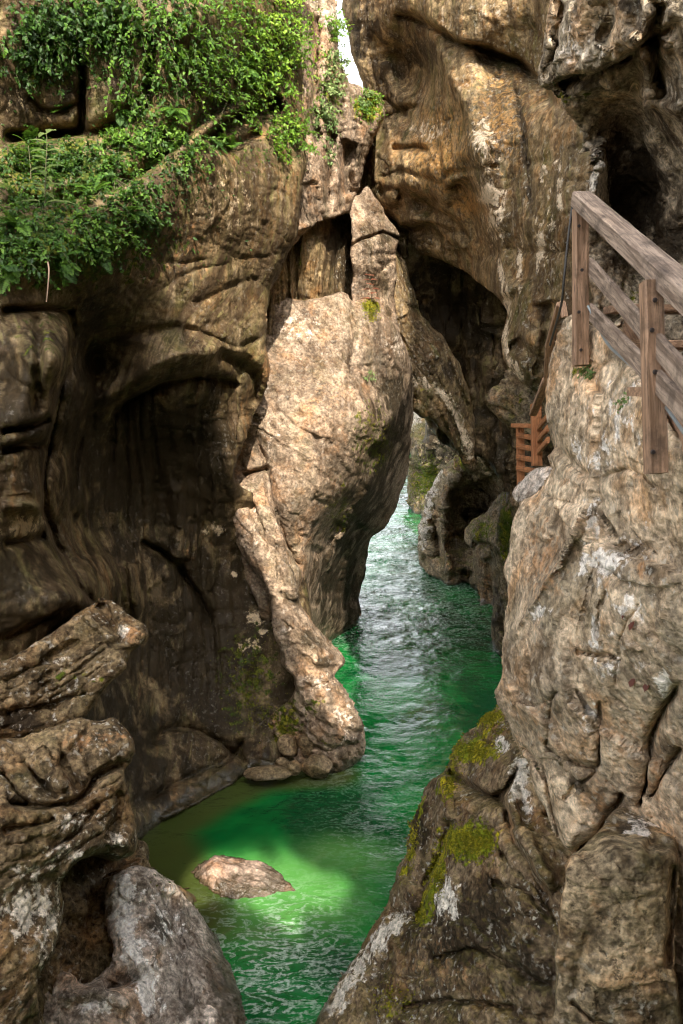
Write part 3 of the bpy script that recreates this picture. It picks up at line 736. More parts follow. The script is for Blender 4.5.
rock('rib', [(234, 470), (246, 478), (262, 492), (274, 516), (286, 548), (297, 586), (304, 608), (320, 631), (332, 644), (343, 657), (342, 667), (335, 676), (346, 691), (358, 714), (366, 736), (364, 756), (350, 769), (331, 776), (318, 770),
             (298, 766), (276, 762), (262, 744), (266, 720), (290, 700), (296, 682), (284, 664), (276, 636), (271, 602), (257, 576), (240, 546), (231, 512), (229, 486)],
     [(236, 480, 13.25), (233, 512, 12.95), (246, 545, 12.75), (262, 580, 12.6), (274, 610, 12.5), (282, 650, 12.4), (265, 510, 12.85), (282, 550, 12.75), (294, 590, 12.75), (304, 612, 12.8), (322, 634, 12.85), (341, 658, 12.9), (290, 620, 12.4), (310, 650, 12.35), (330, 668, 12.55),
      (300, 680, 12.3), (318, 690, 12.2), (344, 692, 12.5), (364, 740, 12.55), (345, 725, 12.2), (350, 765, 12.45), (325, 772, 12.3), (295, 762, 12.45), (290, 720, 12.5), (266, 740, 12.8), (318, 735, 12.15)],
     M_BUTT, R=9, k=0.16, thick=1.2, seed=64, step=1.4, c=12, parent=butt, amps=dict(big=0.05, mid=0.05, ridge=0.02, strata=0.03, crack=0.02, fine=0.028, facet=0.05, fs=1.6, grit=0.010, tilt=0.9),
     strokes=[([(250, 500), (266, 540), (280, 580), (288, 610)], 5, 0.10), ([(284, 612), (300, 634), (318, 648), (338, 656)], 3, -0.08), ([(286, 640), (304, 660), (320, 668), (338, 668)], 3.5, 0.10), ([(276, 590), (290, 600), (302, 612)], 4, 0.07, 'r'),
              ([(300, 690), (322, 684), (336, 680)], 3, 0.12, 'r'), ([(306, 742), (330, 750), (362, 742)], 3, 0.10, 'r'), ([(312, 700), (318, 722), (330, 740)], 3, 0.07, 'v'), ([(330, 700), (344, 716), (352, 738)], 3, 0.06, 'v')],
     paint=[('pale', (250, 530), (14, 40), 0.5), ('pale', (318, 684), (22, 12), 0.75), ('pale', (346, 720), (14, 36), 0.6), ('pale', (285, 630), (10, 30), 0.45), ('dark', (292, 598), (12, 16), 0.8), ('dark', (308, 640), (18, 10), 0.8), ('dark', (290, 560), (7, 30), 0.5),
            ('moss', (284, 724), (22, 40), 0.8), ('moss', (312, 706), (16, 12), 0.6), ('moss', (330, 740), (16, 10), 0.4), ('dark', (325, 664), (14, 8), 0.6)], key='ribfoot')

# --- ledges and boulders at the foot of the near bank
tag(rock('wedge_rock', [(-120, 690), (0, 662), (40, 640), (78, 614), (98, 602), (112, 600), (128, 612), (142, 622), (148, 632), (146, 642), (133, 652), (124, 670), (104, 690), (82, 716), (60, 730), (0, 744), (-120, 760)],
         [(-100, 720, 6.6), (0, 690, 7.2), (60, 660, 7.5), (100, 620, 7.8), (140, 635, 7.7), (80, 710, 7.5), (0, 735, 7.3)], M_LEDGE, R=14, thick=2.2, seed=55, step=1.6,
         amps=dict(big=0.07, mid=0.03, ridge=0.0, strata=0.05, crack=0.02, fine=0.012, facet=0.03, tilt=-0.5),
         strokes=[([(98, 602), (112, 622), (120, 644)], 4, 0.18), ([(0, 682), (40, 664), (80, 640)], 4, 0.1, 'r'), ([(0, 712), (50, 706), (90, 690)], 5, 0.14, 'r'), ([(84, 612), (100, 630), (118, 640)], 4, -0.1), ([(0, 690), (40, 680), (80, 660), (112, 640)], 1.8, 0.050, 'v'), ([(0, 699), (40, 688), (80, 667), (112, 646)], 1.8, 0.070, 'v'), ([(0, 708), (40, 696), (80, 674), (112, 652)], 1.8, 0.050, 'v'), ([(0, 717), (40, 704), (80, 681), (112, 658)], 1.8, 0.070, 'v'), ([(0, 726), (40, 712), (80, 688), (112, 664)], 1.8, 0.050, 'v')],
         paint=[('rust', (132, 632), (14, 10), 1.0), ('pale', (124, 632), (8, 12), 0.9), ('moss', (80, 680), (50, 20), 0.45), ('dark', (20, 720), (60, 12), 0.5), ('pale', (60, 660), (40, 14), 0.35)], key='wedge'),
    'wedge-shaped dark ledge ending in a pale rounded knob over the hollow', 'rock')
tag(rock('lichen_rock', [(-120, 745), (0, 740), (36, 734), (60, 728), (78, 720), (98, 722), (112, 718), (126, 728), (134, 744), (131, 760), (124, 772), (131, 800), (138, 836), (136, 852), (124, 858), (100, 854), (78, 862), (62, 882),
                     (63, 905), (60, 930), (48, 960), (36, 985), (30, 1060), (-120, 1080)],
         [(-100, 800, 5.9), (0, 760, 6.6), (70, 745, 6.9), (120, 745, 7.0), (130, 840, 6.9), (60, 830, 6.3), (0, 850, 6.0), (60, 900, 6.4), (20, 950, 5.9), (0, 1040, 5.7), (-100, 1000, 5.4)], M_LEDGE, R=18, thick=2.2, seed=56, step=1.6,
         amps=dict(big=0.06, mid=0.025, ridge=0.0, strata=0.04, crack=0.02, fine=0.018, facet=0.03, tilt=-0.7),
         strokes=[([(0, 800), (40, 808), (78, 800), (100, 776), (130, 760)], 4, 0.22, 'r'), ([(58, 742), (66, 770), (82, 792)], 4, 0.12), ([(20, 760), (40, 780), (60, 800)], 4, 0.14), ([(0, 770), (16, 790), (30, 806)], 4, 0.14),
                  ([(40, 752), (56, 776), (64, 792)], 6, -0.08), ([(100, 800), (80, 830), (50, 850)], 5, 0.12, 'r'), ([(120, 790), (118, 820), (104, 850)], 5, 0.1), ([(60, 880), (90, 850), (130, 842)], 5, -0.1), ([(0, 830), (30, 826), (56, 816)], 5, 0.12), ([(0, 828), (40, 822), (80, 802), (126, 776)], 1.8, 0.040, 'v'), ([(0, 845), (40, 838), (80, 817), (126, 789)], 1.8, 0.065, 'v'), ([(0, 862), (40, 854), (80, 832), (126, 802)], 1.8, 0.040, 'v'), ([(0, 879), (40, 870), (80, 847), (126, 815)], 1.8, 0.065, 'v'), ([(10, 748), (18, 772), (34, 796)], 1.8, 0.05, 'v'), ([(27, 748), (36, 772), (50, 796)], 1.8, 0.05, 'v'), ([(44, 748), (54, 772), (66, 796)], 1.8, 0.05, 'v'), ([(61, 748), (72, 772), (82, 796)], 1.8, 0.05, 'v'), ([(78, 748), (90, 772), (98, 796)], 1.8, 0.05, 'v')],
         paint=[('rust', (95, 740), (40, 16), 0.6), ('pale', (120, 836), (16, 14), 0.9), ('pale', (30, 910), (40, 50), 0.9), ('pale', (60, 850), (40, 16), 0.6), ('dark', (40, 800), (40, 10), 0.4), ('pale', (80, 820), (40, 20), 0.5)], key='lichen'),
    'brown ledge rock with pale lichen spots, folded like cloth along its top', 'rock')
tag(rock('washed_rock', [(20, 1010), (40, 985), (66, 975), (84, 985), (104, 972), (112, 950), (107, 925), (104, 898), (110, 880), (126, 868), (144, 866), (160, 874), (178, 888), (194, 906), (208, 926), (222, 944), (232, 962), (240, 985), (246, 1010), (250, 1070), (0, 1080)],
         [(30, 1010, 7.0), (100, 1000, 7.2), (110, 900, 8.0), (140, 872, 8.2), (180, 892, 8.5), (232, 946, 8.65), (256, 1000, 7.86), (200, 960, 8.0), (150, 940, 7.8), (140, 1010, 7.3), (120, 1060, 6.9), (250, 1060, 7.2)],
         M_WHITE, R=16, thick=2.5, seed=57, step=1.6, amps=dict(big=0.05, mid=0.025, ridge=0.02, strata=0.05, crack=0.03, fine=0.014, facet=0.055, fs=1.3, tilt=1.2),
         strokes=[([(172, 890), (178, 930), (186, 970), (190, 1020)], 6, 0.14, 'r'), ([(120, 985), (140, 976), (152, 996), (156, 1024)], 6, 0.12), ([(104, 990), (122, 984), (140, 974)], 9, 0.25, 'l'), ([(60, 1000), (100, 990), (130, 1010)], 6, -0.12), ([(150, 900), (160, 940), (150, 970)], 5, -0.08)],
         paint=[('pale', (150, 930), (50, 70), 0.6), ('dark', (205, 950), (20, 50), 0.5), ('pale', [(122, 880), (124, 920), (134, 960), (150, 1000)], 16, 1.1), ('dark', (160, 928), (14, 18), 0.8), ('rust', (135, 985), (18, 8), 0.9), ('pale', (90, 1005), (30, 12), 0.9), ('dark', [(176, 900), (188, 960), (200, 1010)], 8, 0.5), ('rust', (215, 970), (24, 50), 0.5), ('moss', (160, 880), (16, 10), 0.5)], key='washed'),
    'whitish washed rock sloping into the green water', 'rock')
tag(rock('shadowed_bank', [(30, 880), (80, 850), (140, 840), (150, 862), (170, 884), (200, 920), (200, 1080), (0, 1080), (0, 900)],
         [(60, 880, 7.9), (140, 850, 9.2), (90, 940, 7.9), (60, 1000, 7.3), (190, 950, 9.0), (100, 1060, 7.4)], M_LEDGE, R=10, thick=2, seed=58, step=2.2, amps=ROUGH),
    'dark gap of wet rock under the lichen ledge', None, None, 'structure')

# --- near bank beside the walkway
tag(rock('grey_overhang', [(556, -170), (552, -30), (547, 20), (541, 48), (538, 76), (541, 88), (553, 86), (560, 98), (566, 112), (582, 130), (590, 145), (594, 168), (588, 200), (584, 240), (592, 300), (604, 380), (640, 470), (860, 520), (860, -170)],
         [(556, -100, 6.2), (545, 50, 6.5), (560, 80, 6.4), (600, 20, 5.6), (600, 70, 5.8), (650, 40, 5.2), (640, 80, 6.2), (590, 110, 6.8), (620, 130, 7.4), (660, 120, 6.4), (683, 110, 5.6), (683, 60, 5.2), (594, 150, 7.2), (590, 200, 7.3), (630, 200, 8.0), (640, 280, 7.8), (683, 200, 7.0),
          (600, 300, 7.4), (660, 380, 7.2), (640, 460, 7.0), (800, 100, 4.2), (800, 400, 5.2), (700, -120, 5)],
         M_OVER, R=12, thick=2.2, seed=59, step=1.7, c=14, amps=dict(big=0.07, mid=0.05, ridge=0.03, strata=0.03, crack=0.04, fine=0.030, facet=0.10, fs=1.6),
         strokes=[([(553, 86), (575, 78), (600, 74), (625, 60), (650, 40), (683, 20)], 10, 0.5, 'r'), ([(594, 146), (600, 170), (596, 200), (606, 230)], 8, -0.35), ([(630, 30), (645, 60), (650, 100)], 7, -0.25), ([(660, 0), (655, 50), (665, 100)], 6, 0.3),
                  ([(560, 0), (556, 40), (542, 80)], 4, 0.12), ([(600, 0), (610, 20), (600, 45)], 6, 0.15), ([(683, 110), (660, 105), (640, 90)], 6, -0.2)],
         paint=[('pale', (580, 50), (34, 30), 0.7), ('pale', (600, 180), (12, 34), 1.1), ('moss', (570, 95), (24, 12), 0.6), ('dark', (640, 200), (50, 85), 1.05), ('dark', (683, 250), (40, 80), 0.8), ('moss', (640, 300), (50, 50), 0.4), ('pale', (665, 90), (16, 16), 0.7), ('dark', (635, 5), (14, 10), 0.7)], key='over'),  # large dark patches paint shade into the hollow under the overhang
    'rough grey overhang with a dark hollow above the walkway', None, None, 'structure')

tag(rock('tan_boulder', [(562, 326), (572, 318), (584, 322), (598, 330), (612, 334), (630, 360), (650, 395), (683, 440), (720, 470), (820, 520), (820, 1100), (640, 1100), (600, 860), (570, 850), (540, 800), (528, 764), (518, 742), (508, 722), (499, 706), (494, 690), (500, 676), (502, 650), (505, 610),
                     (508, 588), (503, 572), (510, 548), (512, 520), (518, 506), (530, 496), (542, 484), (552, 470), (551, 456), (556, 444), (547, 424), (544, 402), (547, 376), (552, 350)],
         [(575, 325, 5.25), (552, 360, 5.6), (548, 410, 5.7), (575, 380, 5.25), (600, 345, 4.95), (620, 380, 4.6), (575, 440, 5.2), (650, 410, 4.1), (620, 460, 4.5), (683, 470, 3.7), (545, 490, 5.7), (516, 520, 6.0), (560, 510, 5.3), (505, 600, 6.1), (545, 600, 5.25), (600, 540, 4.75), (660, 540, 4.1),
          (500, 690, 6.0), (540, 690, 5.3), (600, 640, 4.65), (683, 620, 3.9), (520, 740, 5.9), (560, 760, 5.3), (620, 740, 4.8), (683, 720, 4.3), (570, 840, 5.4), (640, 820, 5.0), (690, 830, 4.6), (660, 1000, 5.2), (800, 600, 3.4), (800, 1000, 3.8), (720, 500, 3.5)],
         M_BOULD, R=10, thick=2.0, seed=60, step=1.5, c=14, amps=dict(big=0.04, mid=0.02, ridge=0.006, strata=0.012, crack=0.010, fine=0.009, facet=0.05, fs=0.85, tilt=0.5),
         strokes=[([(545, 496), (560, 500), (588, 504), (606, 500)], 3, 0.06, 'v'), ([(512, 640), (532, 604), (560, 560), (580, 520), (588, 500)], 5, -0.14, 'v'), ([(596, 500), (606, 520), (618, 540)], 2, 0.07, 'v'), ([(575, 653), (600, 655), (616, 660)], 1.8, 0.12, 'v'), ([(608, 590), (600, 610), (597, 640)], 2, 0.08, 'v'),
                  ([(683, 680), (664, 710), (652, 740), (646, 780), (640, 810)], 3.5, 0.22, 'v'), ([(683, 745), (664, 772), (650, 800)], 3, 0.18, 'v'), ([(546, 752), (570, 762), (598, 770)], 2.5, 0.15, 'v'), ([(600, 700), (599, 740), (597, 770)], 2, 0.12, 'v'),
                  ([(520, 745), (540, 768), (550, 800), (562, 850)], 2.5, 0.14, 'v'), ([(560, 856), (590, 842), (616, 806), (622, 790)], 3.5, 0.2, 'v'), ([(575, 690), (590, 712), (596, 735)], 2, 0.07, 'v'), ([(598, 770), (580, 785), (562, 800)], 2, 0.10, 'v'), ([(620, 560), (640, 548), (660, 556)], 2.5, 0.05, 'v'),
                  ([(548, 420), (560, 452), (590, 480)], 5, 0.10), ([(555, 690), (548, 730), (552, 755)], 2, 0.06, 'v'), ([(600, 480), (630, 470), (660, 490)], 2.5, 0.07, 'v'), ([(596, 560), (588, 590), (575, 650)], 2, 0.05, 'v'), ([(640, 600), (620, 640), (616, 690)], 2, 0.05, 'v'), ([(520, 700), (540, 705), (560, 690)], 2, 0.05, 'v')],
         paint=[('pale', (625, 600), (70, 150), 0.42), ('pale', (610, 562), (24, 16), 1.0), ('pale', [(592, 505), (586, 540), (580, 570)], 8, 1.0), ('pale', (540, 612), (12, 10), 1.0), ('pale', (620, 420), (40, 60), 0.55), ('pale', (592, 640), (12, 40), 0.7), ('pale', (665, 680), (12, 18), 1.0), ('pale', (592, 715), (10, 20), 0.8), ('pale', (650, 620), (40, 40), 0.4),
                ('rust', (540, 560), (26, 70), 0.75), ('rust', (650, 570), (6, 10), 1.3), ('rust', (600, 800), (26, 30), 0.7), ('rust', (660, 780), (24, 40), 0.6), ('dark', (660, 571), (8, 6), 0.9), ('dark', (548, 530), (20, 30), 0.3), ('dark', (556, 670), (28, 30), 0.55), ('dark', (548, 540), (20, 40), 0.5), ('rust', (545, 720), (30, 30), 0.5), ('dark', (650, 760), (40, 50), 0.55), ('rust', (640, 740), (40, 40), 0.6), ('dark', (575, 780), (22, 18), 0.5), ('pale', (590, 440), (30, 40), 0.55), ('rust', (575, 480), (26, 14), 0.6), ('moss', (580, 372), (14, 8), 0.5), ('dark', (655, 735), (10, 30), 0.5)], key='tan'),
    'big rough tan boulder face below the wooden stairs', 'boulder')

tag(rock('mossy_spur', [(506, 700), (490, 714), (470, 730), (454, 748), (444, 770), (428, 786), (418, 806), (412, 830), (406, 852), (396, 876), (386, 908), (370, 930), (352, 962), (330, 996), (316, 1020), (300, 1080), (700, 1090), (680, 860), (620, 820), (575, 780), (540, 748), (524, 724)],
         [(504, 706, 7.9), (456, 750, 8.3), (430, 790, 8.4), (408, 850, 8.2), (386, 905, 8.2), (352, 962, 8.0), (320, 1010, 7.7), (300, 1070, 7.2), (500, 740, 7.3), (470, 780, 7.5), (510, 780, 6.6), (450, 830, 7.3), (480, 850, 6.6), (470, 820, 6.9), (430, 900, 7.2), (480, 930, 6.3), (540, 860, 5.9), (540, 960, 5.7), (420, 980, 6.9), (500, 1010, 5.9), (600, 900, 5.6), (380, 1030, 7.0), (600, 1060, 5.4), (520, 820, 6.4)],
         M_SPUR, R=9, thick=2.5, seed=61, step=1.5, c=14, amps=dict(big=0.05, mid=0.03, ridge=0.01, strata=0.025, crack=0.02, fine=0.018, facet=0.05, fs=1.3, tilt=0.8),
         strokes=[([(446, 770), (462, 780), (486, 796), (506, 790), (522, 760)], 6, 0.4, 'r'), ([(440, 776), (446, 800), (450, 822)], 7, -0.22), ([(452, 818), (440, 850), (424, 890), (416, 930)], 6, 0.35, 'r'), ([(496, 790), (506, 810), (512, 830)], 4, 0.22), ([(525, 762), (510, 790), (514, 820), (530, 850), (556, 890)], 8, -0.26),
                  ([(506, 806), (512, 840), (530, 870), (554, 905)], 4, 0.14), ([(500, 850), (520, 872), (548, 906), (556, 925)], 3, 0.1, 'r'), ([(490, 880), (520, 890), (552, 920)], 3, 0.08), ([(430, 962), (470, 950), (510, 966), (556, 990)], 5, 0.15, 'r'), ([(400, 1010), (450, 1000), (520, 1010)], 6, 0.15, 'r'),
                  ([(470, 732), (486, 744), (506, 748)], 4, 0.15, 'r'), ([(545, 760), (548, 790), (552, 820)], 7, 0.3)],
         paint=[('moss', [(504, 708), (478, 738), (456, 762), (440, 790)], 8, 0.75), ('moss', [(424, 800), (414, 840), (404, 872)], 6, 0.6), ('pale', [(520, 766), (522, 790), (528, 812)], 13, 0.95), ('dark', (470, 930), (70, 50), 0.95), ('dark', (540, 960), (50, 60), 0.8), ('rust', (450, 960), (50, 30), 0.6), ('moss', (470, 842), (28, 20), 1.5), ('moss', (474, 752), (26, 12), 1.4), ('moss', (488, 720), (14, 10), 1.1), ('moss', [(452, 830), (436, 870), (420, 920)], 8, 0.9), ('moss', (450, 790), (8, 22), 1.0), ('pale', (445, 900), (16, 26), 1.0), ('pale', (500, 745), (10, 10), 1.0), ('pale', [(400, 920), (360, 970), (330, 1010)], 14, 0.9),
                ('pale', (520, 795), (10, 26), 0.5), ('dark', (500, 950), (60, 60), 0.5), ('dark', (418, 830), (14, 40), 0.8), ('dark', (520, 900), (30, 20), 0.3), ('moss', (395, 1000), (30, 30), 0.5), ('rust', (480, 850), (30, 12), 0.4)], key='spur'),
    'dark spur with yellow moss caps sloping from the tan boulder into the water', 'rock spur')
tag(rock('squared_rock', [(604, 822), (616, 810), (636, 804), (656, 810), (672, 828), (678, 852), (677, 900), (674, 950), (676, 1090), (552, 1090), (556, 1000), (557, 940), (560, 910), (565, 882), (568, 860), (584, 848)],
         [(604, 822, 4.85), (636, 805, 5.1), (656, 812, 5.05), (672, 832, 4.8), (590, 846, 4.62), (620, 832, 4.72), (650, 832, 4.72), (612, 848, 4.42), (640, 850, 4.40), (668, 852, 4.42), (570, 872, 4.44), (590, 868, 4.38), (562, 930, 4.44), (558, 1000, 4.44), (556, 1070, 4.44), (600, 900, 4.36), (600, 980, 4.34), (640, 900, 4.36), (640, 980, 4.33), (674, 880, 4.40), (673, 960, 4.38), (672, 1060, 4.34), (610, 1060, 4.32)],
         M_BLOCK, R=4, k=0.05, c=5, thick=1.4, seed=62, step=1.5,
         amps=dict(big=0.02, mid=0.012, ridge=0.004, strata=0.01, crack=0.006, fine=0.012, facet=0.018, fs=1.6), strokes=[([(646, 852), (656, 842), (668, 848)], 6, 0.12), ([(572, 1000), (580, 960), (590, 930)], 5, 0.03), ([(674, 862), (672, 920), (668, 970)], 4, 0.2), ([(570, 1000), (590, 1020), (610, 1030)], 3, 0.06)],
         paint=[('pale', (640, 825), (26, 14), 0.8), ('dark', (636, 826), (18, 10), 0.6), ('dark', (625, 832), (10, 8), 0.7), ('moss', (625, 940), (40, 60), 0.25), ('rust', (600, 910), (30, 60), 0.3)], key='block'),
    'tall squared block of mottled rock below the tan boulder', 'rock')
tag(rock('mottled_stone', [(512, 494), (518, 484), (530, 474), (542, 468), (552, 468), (554, 478), (544, 488), (530, 498), (518, 502)],
         [(518, 492, 7.2), (535, 480, 7.0), (550, 474, 6.8)], M_WHITE, R=7, thick=0.5, seed=63, step=1.2, amps=dict(big=0.02, mid=0.01, ridge=0.0, strata=0.015, crack=0.01, fine=0.01, facet=0.03)),
    'small greenish grey stone wedged under the orange railing posts', 'stone')

# --- unseen cliff added behind the viewer, notched to choose where the sun falls
def notched_cliff():
    prof = np.array([(-30, 4), (-8, 6), (-4.5, 8.5), (-3.2, 15), (-2.4, 19.6), (0, 19.9), (0.6, 19.7), (0.94, 19.0), (1.4, 17.4), (1.9, 15.8), (2.1, 15.1), (2.4, 14.6), (2.75, 14.5), (2.9, 15.9), (3.3, 17.0), (3.7, 17.0), (4.2, 16.6), (4.45, 19), (4.7, 26), (8, 27), (12, 26), (30, 24)], float)
    xs = np.unique(np.concatenate([np.arange(-30, 30.1, 0.5), np.arange(-5, 8, 0.12)]))
    vs_ = np.linspace(0, 1, 110)
    top = np.interp(xs, prof[:, 0], prof[:, 1])
    XX, VV = np.meshgrid(xs, vs_)
    ZZ = -1.5 + (top[None] + 1.5) * VV
    p = np.c_[XX.ravel(), np.full(XX.size, -6.0), ZZ.ravel()]
    n = fbm(p * np.array([0.35, 1, 0.35]), 5, 91)
    fv, fe, ft_ = facet(p * np.array([0.5, 1, 0.4]), 92)
    yy = 0.9 * n + 0.5 * fv
    yy = yy * (1 - VV.ravel() ** 6)
    front = p + np.c_[np.zeros(len(p)), yy, np.zeros(len(p))]
    front[:, 0] += 0.05 * perlin(p * 1.7, 93) * 1.0
    front[:, 2] += 0.25 * perlin(p * 1.1, 94) * VV.ravel()
    back = p + np.array([0, -0.9, 0]) - np.c_[np.zeros(len(p)), 2.0 * (1 - VV.ravel()) ** 2, VV.ravel() ** 3 * 1.2]
    nr_, nc_ = XX.shape
    ii_ = np.arange(XX.size).reshape(XX.shape)
    f = np.stack([ii_[:-1, :-1].ravel(), ii_[:-1, 1:].ravel(), ii_[1:, 1:].ravel(), ii_[1:, :-1].ravel()], 1)
    m = XX.size
    # opening cut to drop a sun patch on the midstream boulder
    cx_, cz_ = p[f].mean(1)[:, 0], p[f].mean(1)[:, 2]
    hole = ((cx_ - 1.3) / 1.3) ** 2 + ((cz_ - 12.4) / 1.25) ** 2 + 0.9 * fbm(np.c_[cx_ * 1.6, cz_ * 1.6, 0 * cx_], 4, 95) < 1
    he = f[hole]
    he = np.concatenate([he[:, [0, 1]], he[:, [1, 2]], he[:, [2, 3]], he[:, [3, 0]]])
    _, iv, ct = np.unique(np.sort(he, 1), axis=0, return_inverse=True, return_counts=True)
    he = he[ct[iv.ravel()] == 1]
    f = f[~hole]
    fb = f[:, ::-1] + m
    ed = lambda e: np.stack([e[:-1], e[1:], e[1:] + m, e[:-1] + m], 1)
    f = np.concatenate([f, fb, ed(ii_[-1]), ed(ii_[0])[:, ::-1], ed(ii_[:, 0]), ed(ii_[:, -1])[:, ::-1], np.stack([he[:, 0], he[:, 1], he[:, 1] + m, he[:, 0] + m], 1)])
    v = np.concatenate([front, back])
    return link('sun_blocker_cliff', v, f, M_BACK, attrs={'paint': np.zeros((len(v), 4)), 'tint': np.full(len(v), 0.5)})


tag(notched_cliff(), 'unseen cliff added behind the viewer, notched to shape the sunlight', None, None, 'structure')
# ============================================================================= boulders by the water
def midstream():
    o = blob('midstream_boulder', P(246, 870, 9.75) * [1, 1, 0] + [0, 0, 0.0], (0.60, 0.33, 0.17), M_PINK, 3, sub=6, rough=0.30, fine=0.16, rot=-0.22)
    v = np.array([x.co[:] for x in o.data.vertices])
    u = v[:, 0]
    knob = np.exp(-((u + 0.34) / 0.15) ** 2) * np.exp(-((v[:, 1] + 0.02) / 0.2) ** 2)
    up = smooth(0.0, 0.2, v[:, 2])
    v[:, 2] += up * (0.13 * knob + 0.05 * ridged(v * np.array([2.2, 5.0, 2.0]), 4, 55) - 0.06 * smooth(0.1, 0.5, u))
    o.data.vertices.foreach_set('co', v.astype(np.float32).ravel())
    o.data.update()
    return o


tag(midstream(), 'pinkish flat boulder with a pointed knob breaking the green water in midstream', 'boulder')
for (px, py, d, r, lab, sd) in [
        (317, 768, 12.22, (0.26, 0.2, 0.2), 'rounded brown boulder, largest of the pile at the foot of the buttress', 5),
        (267, 773, 12.05, (0.36, 0.2, 0.11), 'long flat slab half in the water beside the rounded boulders', 6),
        (294, 768, 12.1, (0.11, 0.1, 0.12), 'small pinkish cobble between the flat slab and the largest rounded boulder', 8),
        (287, 747, 12.4, (0.17, 0.16, 0.2), 'upright oval boulder leaning on the mossy wall above the cobble', 9),
        (309, 744, 12.35, (0.18, 0.15, 0.2), 'brown boulder resting on top of the largest rounded boulder', 12),
        (282, 763, 12.2, (0.12, 0.1, 0.1), 'small dark stone tucked behind the flat slab', 13)]:
    tag(blob('boulder', P(px, py, d), r, M_WET, sd, sub=4, rough=0.12, fine=0.03), lab, 'boulder', 'boulders piled at the foot of the buttress')

# ============================================================================= stream
gy = np.concatenate([np.arange(-6, 6, 0.6), 6 * np.exp(np.linspace(0, math.log(90 / 6.0), 620))])
gx = np.linspace(-1, 1, 420)
WX, WY = np.meshgrid(gx, gy)
WX = np.where(WY < 25, WX * (4.0 + np.clip(WY, 0, 30) * 0.18), WX * (4.0 + 25 * 0.18 + (WY - 25) * 0.4))
wx, wy = WX.ravel(), WY.ravel()
q3 = np.c_[wx, wy * 0.8, np.zeros(len(wx))]
wp = q3 + 0.5 * np.c_[fbm(q3 * 0.8, 3, 71), fbm(q3 * 0.8 + 9, 3, 72), np.zeros(len(wx))]
chop = 0.05 * fbm(wp * 1.5, 4, 73, 0.55) + 0.045 * ridged(wp * np.array([2.0, 3.2, 1]), 4, 74, 0.5)
chop = chop * (0.55 + 0.9 * smooth(-0.2, 0.3, fbm(q3 * 0.35, 3, 75)))
bo = P(245, 868, 9.75)
e1 = ((wx - bo[0] - 0.15) / 1.0) ** 2 + ((wy - bo[1] + 0.1) / 0.9) ** 2
chop = chop * (1 - 0.55 * np.exp(-e1))
chop = chop * (0.32 + 0.68 * smooth(13, 22, wy)) + 0.07 * smooth(15, 22, wy) * ridged(wp * np.array([0.8, 1.7, 1]) + 3, 3, 77, 0.45)
wz = chop
# how shallow the bed lies below each place
sh = np.exp(-(((wx - bo[0] - 0.45) / 1.1) ** 2 + ((wy - bo[1] + 0.25) / 1.0) ** 2) ** 1.0)
sh = np.maximum(sh, 0.75 * np.exp(-(((wx - bo[0] - 1.2) / 1.0) ** 2 + ((wy - bo[1] - 0.5) / 0.7) ** 2)))
bank = seg_dist(wx, wy, np.array([P(150, 836, 10.7)[:2], P(215, 796, 11.7)[:2], P(262, 775, 12.3)[:2], P(330, 776, 12.4)[:2]]), False)[0]
bank2 = seg_dist(wx, wy, np.array([P(150, 836, 10.7)[:2], P(170, 880, 9.7)[:2], P(190, 905, 9.1)[:2]]), False)[0]
mud = np.maximum(np.exp(-(bank / 0.55) ** 2), np.exp(-(bank2 / 0.7) ** 2))
glint_a = np.zeros(len(wx))  # zones of painted sky glints and stronger ripples
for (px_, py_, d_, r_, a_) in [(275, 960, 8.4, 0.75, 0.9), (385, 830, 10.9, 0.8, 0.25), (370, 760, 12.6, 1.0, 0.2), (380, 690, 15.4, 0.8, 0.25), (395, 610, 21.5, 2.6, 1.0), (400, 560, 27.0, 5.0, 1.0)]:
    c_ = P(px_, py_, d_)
    glint_a = np.maximum(glint_a, a_ * np.exp(-((wx - c_[0]) ** 2 + ((wy - c_[1]) * 0.8) ** 2) / r_ ** 2))
nr, nc = WX.shape
ii = np.arange(nr * nc).reshape(nr, nc)
wf = np.stack([ii[:-1, :-1].ravel(), ii[:-1, 1:].ravel(), ii[1:, 1:].ravel(), ii[1:, :-1].ravel()], 1)
t = NT('green_water')
pos = t.n('ShaderNodeNewGeometry').outputs['Position']
n1 = t.noise(pos, 0.55, 4, 0.55, 0.6)
deep = t.mix(t.rng(n1, 0.35, 0.68), (0.001, 0.048, 0.012), (0.004, 0.155, 0.026))
shal = t.attr('shallow')
mudf = t.attr('bed')
c = t.mix(t.rng(t.math('ADD', shal, t.math('MULTIPLY', t.math('SUBTRACT', n1, 0.5), 0.5)), 0.15, 0.85), deep, (0.075, 0.24, 0.05))
glint = t.attr('glint')
c = t.mix(t.rng(t.math('ADD', mudf, t.math('MULTIPLY', t.math('SUBTRACT', n1, 0.5), 0.5)), 0.25, 0.85, 0, 0.9), c, (0.055, 0.062, 0.014))
sv = t.scale(pos, (1.0, 1.7, 1.0))
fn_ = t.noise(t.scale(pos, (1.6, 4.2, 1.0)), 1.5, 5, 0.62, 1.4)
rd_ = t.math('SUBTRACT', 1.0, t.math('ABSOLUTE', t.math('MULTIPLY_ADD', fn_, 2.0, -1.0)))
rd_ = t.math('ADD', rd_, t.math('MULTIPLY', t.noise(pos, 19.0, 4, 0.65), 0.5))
fm = t.math('MULTIPLY', glint, t.rng(rd_, 1.12, 1.30, 0, 0.85))
c = t.mix(fm, c, (0.62, 0.70, 0.62))  # whitish streaks painted into the water colour as sky glints
b1 = t.noise(sv, 2.8, 5, 0.58, 0.9)
b2 = t.noise(sv, 11.0, 4, 0.6, 0.6)
